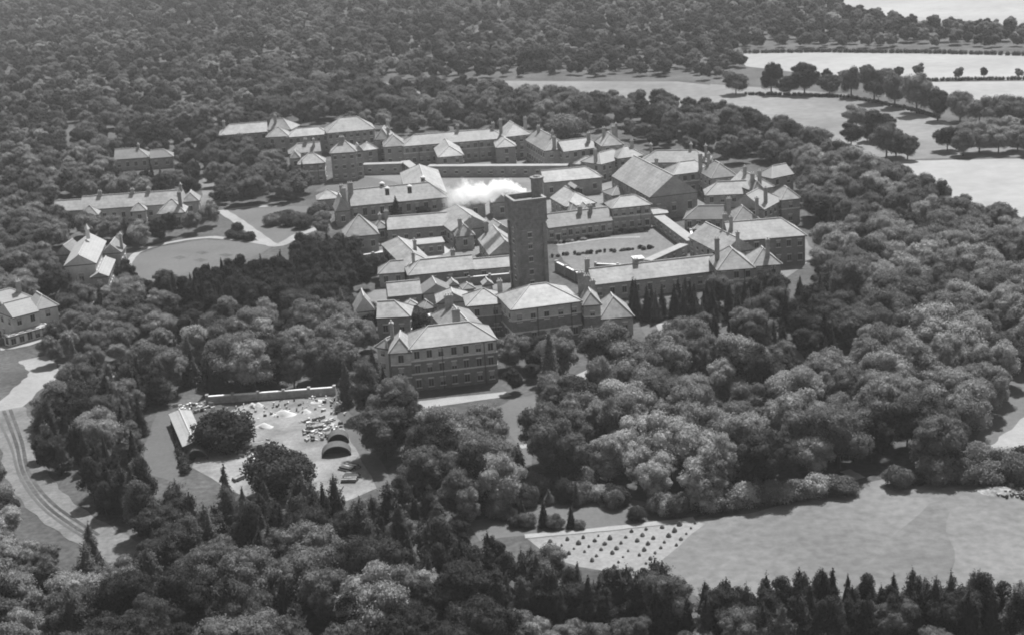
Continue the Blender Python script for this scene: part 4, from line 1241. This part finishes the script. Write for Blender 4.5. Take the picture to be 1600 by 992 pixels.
# the rest of the woods: one mass per stand, instanced on points
PROTO = bpy.data.collections.new('wood_prototypes')
KINDS_ = [(k, t) for k in ('broad', 'tall', 'spruce', 'pine', 'bush') for t in ('mid', 'pale', 'dark')]
PIDX, pn = {}, 0
for k, t in KINDS_:
    for j, me in enumerate(CROWN[(k, t)][:3]):
        o = bpy.data.objects.new('p%03d' % pn, me)
        PROTO.objects.link(o)
        PIDX[(k, t, j)] = pn
        pn += 1
def mass_object(name, label, lst):
    me = bpy.data.meshes.new(name)
    me.from_pydata([(t[0], t[1], 0) for t in lst], [], [])
    rr = random.Random(3)
    a = me.attributes.new('idx', 'INT', 'POINT')
    a.data.foreach_set('value', [PIDX[(t[2], t[3], rr.randrange(3) if t[2] != 'x' else 0)] for t in lst])
    a = me.attributes.new('scl', 'FLOAT_VECTOR', 'POINT')
    a.data.foreach_set('vector', np.array([(t[5], t[5], t[4]) for t in lst], np.float32).ravel())
    a = me.attributes.new('rotz', 'FLOAT_VECTOR', 'POINT')
    a.data.foreach_set('vector', np.array([(0, 0, rr.uniform(0, 6.28)) for t in lst], np.float32).ravel())
    o = link(name, me)
    tag(o, label, 'wood', kind='stuff')
    ng = bpy.data.node_groups.new(name, 'GeometryNodeTree')
    ng.interface.new_socket('Geometry', in_out='INPUT', socket_type='NodeSocketGeometry')
    ng.interface.new_socket('Geometry', in_out='OUTPUT', socket_type='NodeSocketGeometry')
    N, L = ng.nodes, ng.links
    gi, gout = N.new('NodeGroupInput'), N.new('NodeGroupOutput')
    ci = N.new('GeometryNodeCollectionInfo')
    ci.inputs['Collection'].default_value = PROTO
    ci.inputs['Separate Children'].default_value = True
    ci.inputs['Reset Children'].default_value = True
    ip = N.new('GeometryNodeInstanceOnPoints')
    ip.inputs['Pick Instance'].default_value = True
    def attr(nm, ty):
        n = N.new('GeometryNodeInputNamedAttribute')
        n.data_type = ty
        n.inputs['Name'].default_value = nm
        return n.outputs['Attribute']
    L.new(gi.outputs[0], ip.inputs['Points'])
    L.new(ci.outputs[0], ip.inputs['Instance'])
    L.new(attr('idx', 'INT'), ip.inputs['Instance Index'])
    L.new(attr('scl', 'FLOAT_VECTOR'), ip.inputs['Scale'])
    L.new(attr('rotz', 'FLOAT_VECTOR'), ip.inputs['Rotation'])
    L.new(ip.outputs[0], gout.inputs[0])
    md = o.modifiers.new('scatter', 'NODES')
    md.node_group = ng
def part_of(t):
    px, py, s = proj(t[0], t[1])
    if py < 215 and px < 1160 or py < 90: return 'far'
    return 'east' if px > 1000 else 'west'
for key, lb in (('far', 'unbroken distant woodland filling the top of the view'), ('east', 'closely packed remaining trees of the eastern wood'), ('west', 'closely packed remaining trees of the western woods')):
    l = [t for t in mass if part_of(t) == key]
    if l:
        mass_object('woodland', lb, l)
print('TREES', len(TREES), 'single', len(single), 'mass', len(mass), {k: sum(1 for t in TREES if NAME[t[2]] == k) for k in set(NAME.values())})

# ------------------------------------------------------------------ air
hz = MB()
hz.box(-1700, 1700, -60, 3400, -1.5, 140)
hm = bpy.data.materials.new('haze')
hm.use_nodes = True
hn, hl = hm.node_tree.nodes, hm.node_tree.links
hn.clear()
ho = hn.new('ShaderNodeOutputMaterial')
pv = hn.new('ShaderNodeVolumePrincipled')
pv.inputs['Color'].default_value = (.9, .9, .9, 1)
pv.inputs['Density'].default_value = 0.000085
pv.inputs['Anisotropy'].default_value = 0.1
hl.new(pv.outputs[0], ho.inputs['Volume'])
hzo = link('haze', hz.mesh('haze', [hm]))
tag(hzo, 'thin summer haze lying over the whole valley', 'haze', kind='stuff')

# ------------------------------------------------------------------ smoke from the boiler chimney
k = MB()
k.box(-30, 1.6, -6, 6, -7, 9)
sm = bpy.data.materials.new('smoke')
sm.use_nodes = True
sn, sl = sm.node_tree.nodes, sm.node_tree.links
sn.clear()
so = sn.new('ShaderNodeOutputMaterial')
spv = sn.new('ShaderNodeVolumePrincipled')
spv.inputs['Color'].default_value = (.995, .995, .995, 1)
def mth(op, a, b=None, c=None, clamp=False):
    n = sn.new('ShaderNodeMath')
    n.operation, n.use_clamp = op, clamp
    for i, v in enumerate((a, b, c)):
        if v is None: continue
        if isinstance(v, (int, float)): n.inputs[i].default_value = v
        else: sl.new(v, n.inputs[i])
    return n.outputs[0]
tcs = sn.new('ShaderNodeTexCoord')
sx = sn.new('ShaderNodeSeparateXYZ')
sl.new(tcs.outputs['Object'], sx.inputs[0])
t = mth('MULTIPLY', sx.outputs[0], -1 / 26.0, clamp=True)                 # 0 at the stack, 1 at the far end
def sn_noise(scale, det):
    n = sn.new('ShaderNodeTexNoise')
    n.inputs['Scale'].default_value, n.inputs['Detail'].default_value = scale, det
    n.inputs['Roughness'].default_value = .62
    sl.new(tcs.outputs['Object'], n.inputs['Vector'])
    return mth('SUBTRACT', n.outputs['Fac'], .5)
rad = mth('ADD', .9, mth('MULTIPLY', mth('POWER', t, .5), 3.5))
zc = mth('ADD', mth('MULTIPLY', mth('ABSOLUTE', mth('SINE', mth('MULTIPLY', t, 7.0))), mth('SUBTRACT', 2.2, mth('MULTIPLY', t, 2.0))), mth('MULTIPLY', t, -1.5))
dz = mth('SUBTRACT', sx.outputs[2], zc)
dist = mth('SQRT', mth('ADD', mth('MULTIPLY', sx.outputs[1], sx.outputs[1]), mth('MULTIPLY', dz, dz)))
core = mth('SUBTRACT', 1.0, mth('DIVIDE', dist, rad))
lump = mth('ADD', mth('MULTIPLY', sn_noise(.30, 2), 2.4), mth('MULTIPLY', sn_noise(1.0, 4), 1.3))
fade = mth('MULTIPLY', mth('SUBTRACT', 1.0, mth('POWER', t, 2.0)), mth('GREATER_THAN', mth('SUBTRACT', 1.2, sx.outputs[0]), 0))
dens = mth('MULTIPLY', mth('MULTIPLY', mth('ADD', core, lump), 1.6, clamp=True), fade)
sl.new(mth('MULTIPLY', dens, mth('SUBTRACT', 1.5, mth('MULTIPLY', t, 1.1))), spv.inputs['Density'])
sl.new(spv.outputs[0], so.inputs['Volume'])
tag(link('smoke', k.mesh('smoke', [sm]), None, (CH.x, CH.y, 20.6)), 'plume of bright white smoke drifting left from behind the tower', 'smoke', kind='stuff')

# ------------------------------------------------------------------ wood yard and small things
building('yard_shed', 'long narrow shed with pale sheet roof beside the grass lane', 'shed', [
    ((266, 646), (288, 697), 2.6, 4.4, .7, 'ggx', D(rows=0, roof=M_ROOFP, wall=M_TIMB))])
court_wall((323, 619), (522, 604.5), 2.0, 'long low brick wall with piers along the back of wood yard', M_BRICK)
building('court_hut', 'small white roofed hut in the near corner of planted court', 'hut', [
    ((992, 406), (1006, 404.5), 2.2, 3.4, 0, 'hh', D(flat=True, roof=M_WHITE, rows=0, wall=M_PALEW))])
building('yard_hut', 'tiny white hut between the coach house and front building', 'hut', [
    ((670, 495), (682, 493.5), 2.2, 2.2, 0, 'hh', D(flat=True, roof=M_WHITE, rows=0, wall=M_PALEW))])
def arch_shelter(px, py, w, h, l, label, m=None):
    p = P(px, py)
    r = tag(empty('arched_shelter', p, math.radians(6)), label, 'shelter', 'arched shelters in the wood yard')
    n = 14
    k = MB()
    v = []
    for y in (0, l):
        for sc_ in (1.0, .94):
            for i in range(n + 1):
                a = math.pi * i / n
                v.append((-math.cos(a) * w / 2 * sc_, y, math.sin(a) * h * sc_))
    q = n + 1
    f = []
    for i in range(n):
        f += [(i, i + 1, 2 * q + i + 1, 2 * q + i), (q + i + 1, q + i, 3 * q + i, 3 * q + i + 1), (i, q + i, q + i + 1, i + 1), (2 * q + i + 1, 3 * q + i + 1, 3 * q + i, 2 * q + i)]
    k.add(v, f)
    link('arched_roof', k.mesh('arched_roof', [m or M_LANE]), r)
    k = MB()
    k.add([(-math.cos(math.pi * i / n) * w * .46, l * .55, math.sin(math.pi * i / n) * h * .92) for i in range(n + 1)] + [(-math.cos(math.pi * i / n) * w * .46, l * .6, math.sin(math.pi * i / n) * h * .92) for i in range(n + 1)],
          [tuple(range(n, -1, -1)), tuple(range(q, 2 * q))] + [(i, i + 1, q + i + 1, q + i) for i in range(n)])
    link('back_board', k.mesh('back_board', [M_SHADE]), r)  # board coloured near black to stand in for shade within the open mouth
    for sx in (-1, 1):
        k = MB(); k.box(sx * w * .47 - .1, sx * w * .47 + .1, -.15, .05, 0, h * .3); link('post', k.mesh('post', [M_TIMB]), r)
arch_shelter(526, 713, 6.4, 2.4, 3.4, 'nearer of two arched shelters with dark open mouth in wood yard')
arch_shelter(529, 693, 4.8, 2.3, 3.4, 'farther smaller arched shelter behind the first in wood yard')
arch_shelter(308, 719, 4.8, 2.4, 3.2, 'squat arched hut at the foot of the pale roofed shed')
def mound(px, py, w, h, label, m=None, name='sand_heap', cat='heap', seed=1):
    p = P(px, py)
    r = np.random.default_rng(seed)
    nr, na = 7, 18
    v, f = [(0, 0, h)], []
    for i in range(1, nr + 1):
        t = i / nr
        for j in range(na):
            a = 6.283 * j / na
            rr = w / 2 * t * (1 + .18 * math.sin(2 * a + seed) + .1 * r.normal() * t)
            v.append((math.cos(a) * rr, math.sin(a) * rr * .8, (h * (math.cos(t * math.pi) * .5 + .5) + .06 * r.normal() * (1 - t)) if i < nr else -.1))
    for j in range(na):
        f.append((0, 1 + j, 1 + (j + 1) % na))
        for i in range(nr - 1):
            a, b = 1 + i * na, 1 + (i + 1) * na
            f.append((a + j, b + j, b + (j + 1) % na, a + (j + 1) % na))
    k = MB(); k.add(v, f)
    o = link(name, k.mesh(name, [m or M_SAND]), None, p)
    for pl in o.data.polygons: pl.use_smooth = True
    return tag(o, label, cat, 'heaps of material in the wood yard')
mound(443, 648, 6.0, 1.2, 'largest bright sand heap in the middle of wood yard', seed=2)
mound(413, 667, 4.6, 1.0, 'bright sand heap just right of the wide dark yard tree', seed=3)
mound(478, 644, 3.4, .8, 'smaller pale heap right of the largest sand heap', seed=4)
mound(404, 634, 3.0, .9, 'pale heap near the yard wall, left one of a pair', seed=5)
mound(394, 634, 2.6, .8, 'pale heap near the yard wall, right by the dark tree', seed=6)
mound(497, 628, 4.0, .6, 'low pale spread of sand by the end of yard wall', seed=7)
mound(373, 698, 3.2, 1.3, 'grey rubble mound in front of the wide dark yard tree', M_RUBB, 'rubble_heap', 'heap', 8)
mound(1563, 768, 9.0, 1.0, 'grey rubble mound at the right edge of the crop field', M_RUBB, 'rubble_heap', 'heap', 9)
def litter(name, label, poly, n, mats, s0, s1, seed):
    rr = random.Random(seed)
    k = MB()
    xs, ys = [q[0] for q in poly], [q[1] for q in poly]
    c = 0
    while c < n:
        x, y = rr.uniform(min(xs), max(xs)), rr.uniform(min(ys), max(ys))
        if not inside(x, y, poly): continue
        c += 1
        p = P(x, y)
        a = rr.uniform(0, 3.14)
        L, w, h = rr.uniform(s0, s1), rr.uniform(s0, s1) * .45, rr.uniform(.15, .8)
        q = MB(); q.box(-L / 2, L / 2, -w / 2, w / 2, -.05, h)
        k.add([(p.x + v[0] * math.cos(a) - v[1] * math.sin(a), p.y + v[0] * math.sin(a) + v[1] * math.cos(a), v[2]) for v in q.v], q.f, rr.randrange(len(mats)))
    tag(link(name, k.mesh(name, mats)), label, 'rubble', kind='stuff')
litter('rubble', 'scattered timber and stone offcuts across the right of wood yard', [(468, 660), (500, 650), (536, 660), (540, 680), (505, 690), (478, 690)], 130, [M_TIMB, M_RUBB, M_RUBB, M_TRIM], .3, 1.5, 4)
litter('rubble', 'scattered blocks and boards in the front of wood yard', [(365, 705), (420, 685), (430, 710), (390, 720)], 60, [M_TIMB, M_RUBB, M_TRIM], .3, 1.4, 5)
litter('rubble', 'pale clutter behind the long narrow shed', [(272, 634), (330, 628), (336, 640), (290, 648)], 60, [M_TRIM, M_RUBB, M_TIMB], .3, 1.3, 6)
litter('rubble', 'broken stones lying at the right edge of crop field', [(1540, 762), (1620, 756), (1620, 780), (1560, 778)], 90, [M_TIMB, M_RUBB], .3, 1.3, 7)
litter('rubble', 'small boxes and frames scattered in the service yards', [(690, 430), (790, 425), (795, 440), (690, 450)], 40, [M_TRIM, M_RUBB, M_TIMB], .3, 1.2, 8)
def timber_stack(px, py, w, label, seed):
    p = P(px, py)
    r = tag(empty('timber_stack', p, math.radians(25 + 30 * seed)), label, 'timber stack', 'timber stacks in the wood yard')
    rr = random.Random(seed)
    n = int(w / .55)
    for lay in range(2):
        for i in range(n - lay):
            k = MB()
            k.box(-.22, .22, -1.6 + rr.uniform(-.3, .3), 1.6 + rr.uniform(-.3, .3), lay * .42, lay * .42 + .38)
            link('plank', k.mesh('plank', [M_TIMB if rr.random() < .6 else M_RUBB]), r, ((i - (n - lay) / 2 + .5) * .52, 0, 0), rr.uniform(-.04, .04))
timber_stack(546, 732, 4.0, 'dark stack of planks below the arched shelters', 1)
timber_stack(549, 748, 5.2, 'wider dark stack of planks nearest the lower yard edge', 2)
timber_stack(496, 668, 2.8, 'small dark plank stack among the yard offcuts', 3)
timber_stack(374, 748, 2.6, 'small dark plank stack left of the big yard tree', 4)
def cart(px, py, rz, label):
    r = tag(empty('hand_cart', P(px, py), rz), label, 'cart')
    k = MB(); k.box(-1.5, 1.5, -.75, .75, .7, .85); k.box(-1.5, 1.5, -.78, -.7, .85, 1.4); k.box(-1.5, 1.5, .7, .78, .85, 1.4); k.box(-1.55, -1.47, -.7, .7, .85, 1.4)
    link('body', k.mesh('body', [M_TRIM]), r)
    for sy in (-1, 1):
        k = MB()
        n = 14
        for i in range(n):
            a, b = 6.283 * i / n, 6.283 * (i + 1) / n
            k.beam((math.cos(a) * .62, 0, .64 + math.sin(a) * .62), (math.cos(b) * .62, 0, .64 + math.sin(b) * .62), .07)
        for i in range(4):
            a = 3.1416 * i / 4
            k.beam((math.cos(a) * .6, 0, .64 + math.sin(a) * .6), (-math.cos(a) * .6, 0, .64 - math.sin(a) * .6), .04)
        link('wheel', k.mesh('wheel', [M_TIMB]), r, (0, sy * .92, 0))
        k = MB(); k.beam((1.4, sy * .5, .85), (3.2, sy * .4, .5), .06); link('shaft', k.mesh('shaft', [M_TIMB]), r)
cart(405, 701, .3, 'pale two wheeled cart standing above the big yard tree')
cart(712, 502, .9, 'pale two wheeled cart in the yard behind the front building')
# sign post on the scrub edge
r = tag(empty('sign_post', P(1177, 972)), 'thin white sign post on the scrub edge below the pines', 'sign')
k = MB(); k.frustum(0, 0, -.2, 3.4, .1, .08, 8); link('post', k.mesh('post', [M_WHITE]), r)
k = MB(); k.box(-.1, .9, -.08, .0, 2.6, 3.2); link('board', k.mesh('board', [M_WHITE]), r, None, .2)
# haycocks in rows on the bare plot
pl = [(835, 842), (1080, 814), (1096, 820), (1060, 850), (1002, 895), (905, 878)]
hv = []
for vseed in range(3):
    rr = np.random.default_rng(vseed)
    k = MB()
    pr = [(0, .62), (.35, .66), (.7, .5), (1.0, .28), (1.2, .04)]
    na = 9
    v = [(math.cos(6.283 * j / na) * q * rr.uniform(.85, 1.15), math.sin(6.283 * j / na) * q * rr.uniform(.85, 1.15), z) for z, q in pr for j in range(na)]
    k.add(v, [(a * na + j, a * na + (j + 1) % na, (a + 1) * na + (j + 1) % na, (a + 1) * na + j) for a in range(len(pr) - 1) for j in range(na)] + [tuple(range(4 * na, 5 * na))])
    hv.append(k.mesh('haycock', [M_HAY]))
hr = random.Random(9)
hl_ = []
for j in range(10):
    for i in range(9):
        x, y = 1086 - 25 * j - 7.4 * i + hr.uniform(-1.5, 1.5), 818 + 3.2 * j + 8.6 * i + hr.uniform(-1, 1)
        if inside(x, y, pl) and hr.random() < .85:
            hl_.append((j, i, x, y))
for j, i, x, y in hl_:
    s_ = hr.uniform(.35, .8)
    o = link('haycock', hv[(i + j) % 3], None, P(x, y), hr.uniform(0, 6), (s_, s_, s_ * hr.uniform(.8, 1.1)))
    tag(o, 'small dark haycock, %s along slanting row %s from the right, bare plot' % (['top', 'second', 'third', 'fourth', 'fifth', 'sixth', 'seventh', 'eighth', 'ninth'][i], ['one', 'two', 'three', 'four', 'five', 'six', 'seven', 'eight', 'nine', 'ten'][j]), 'haycock', 'haycocks on the bare plot')
# hedges
def hedge(pts, h, w, label, m, seed):
    W = [P(*p) for p in pts]
    rr = np.random.default_rng(seed)
    lb = []
    o0 = W[0]
    for a, b in zip(W[:-1], W[1:]):
        n = max(2, int((b - a).length / (w * .55)))
        for i in range(n):
            p = a + (b - a) * (i / n) - o0
            lb.append((np.array([p.x + rr.normal() * .15 * w, p.y + rr.normal() * .15 * w, h * rr.uniform(.35, .6)]), h * rr.uniform(.45, .62)))
    o = link('hedge', mesh_np('hedge', crown_from_lobes(lb, min(9000, len(lb) * 90), .16 * h, .5), [m]), None, o0)
    tag(o, label, 'hedge')
hedge([(1440, 127.5), (1520, 126), (1640, 124.5)], 1.6, 2.4, 'thin dark hedge between the two bright far fields', M_LEAFD, 1)
hedge([(1165, 149), (1240, 150), (1330, 154), (1420, 172), (1470, 186)], 1.5, 2.4, 'low hedge running under the park tree row', M_LEAFD, 2)
hedge([(275, 662), (283, 700), (291, 742)], 1.7, 1.6, 'dark hedge between the grass lane and the yard shed', M_LEAFD, 3)
hedge([(1150, 84), (1280, 82), (1450, 84), (1640, 88)], 2.0, 3.0, 'hedge along the top of the far pale field', M_LEAFD, 4)
hedge([(200, 424), (206, 440), (240, 448), (300, 444)], 1.5, 1.8, 'dark hedge at the lower edge of the oval lawn', M_LEAFD, 5)

litter('rubble', 'loose stones and boards strewn along the yard wall', [(340, 640), (520, 612), (545, 650), (470, 650), (400, 655)], 90, [M_TIMB, M_RUBB, M_TRIM], .25, 1.0, 11)
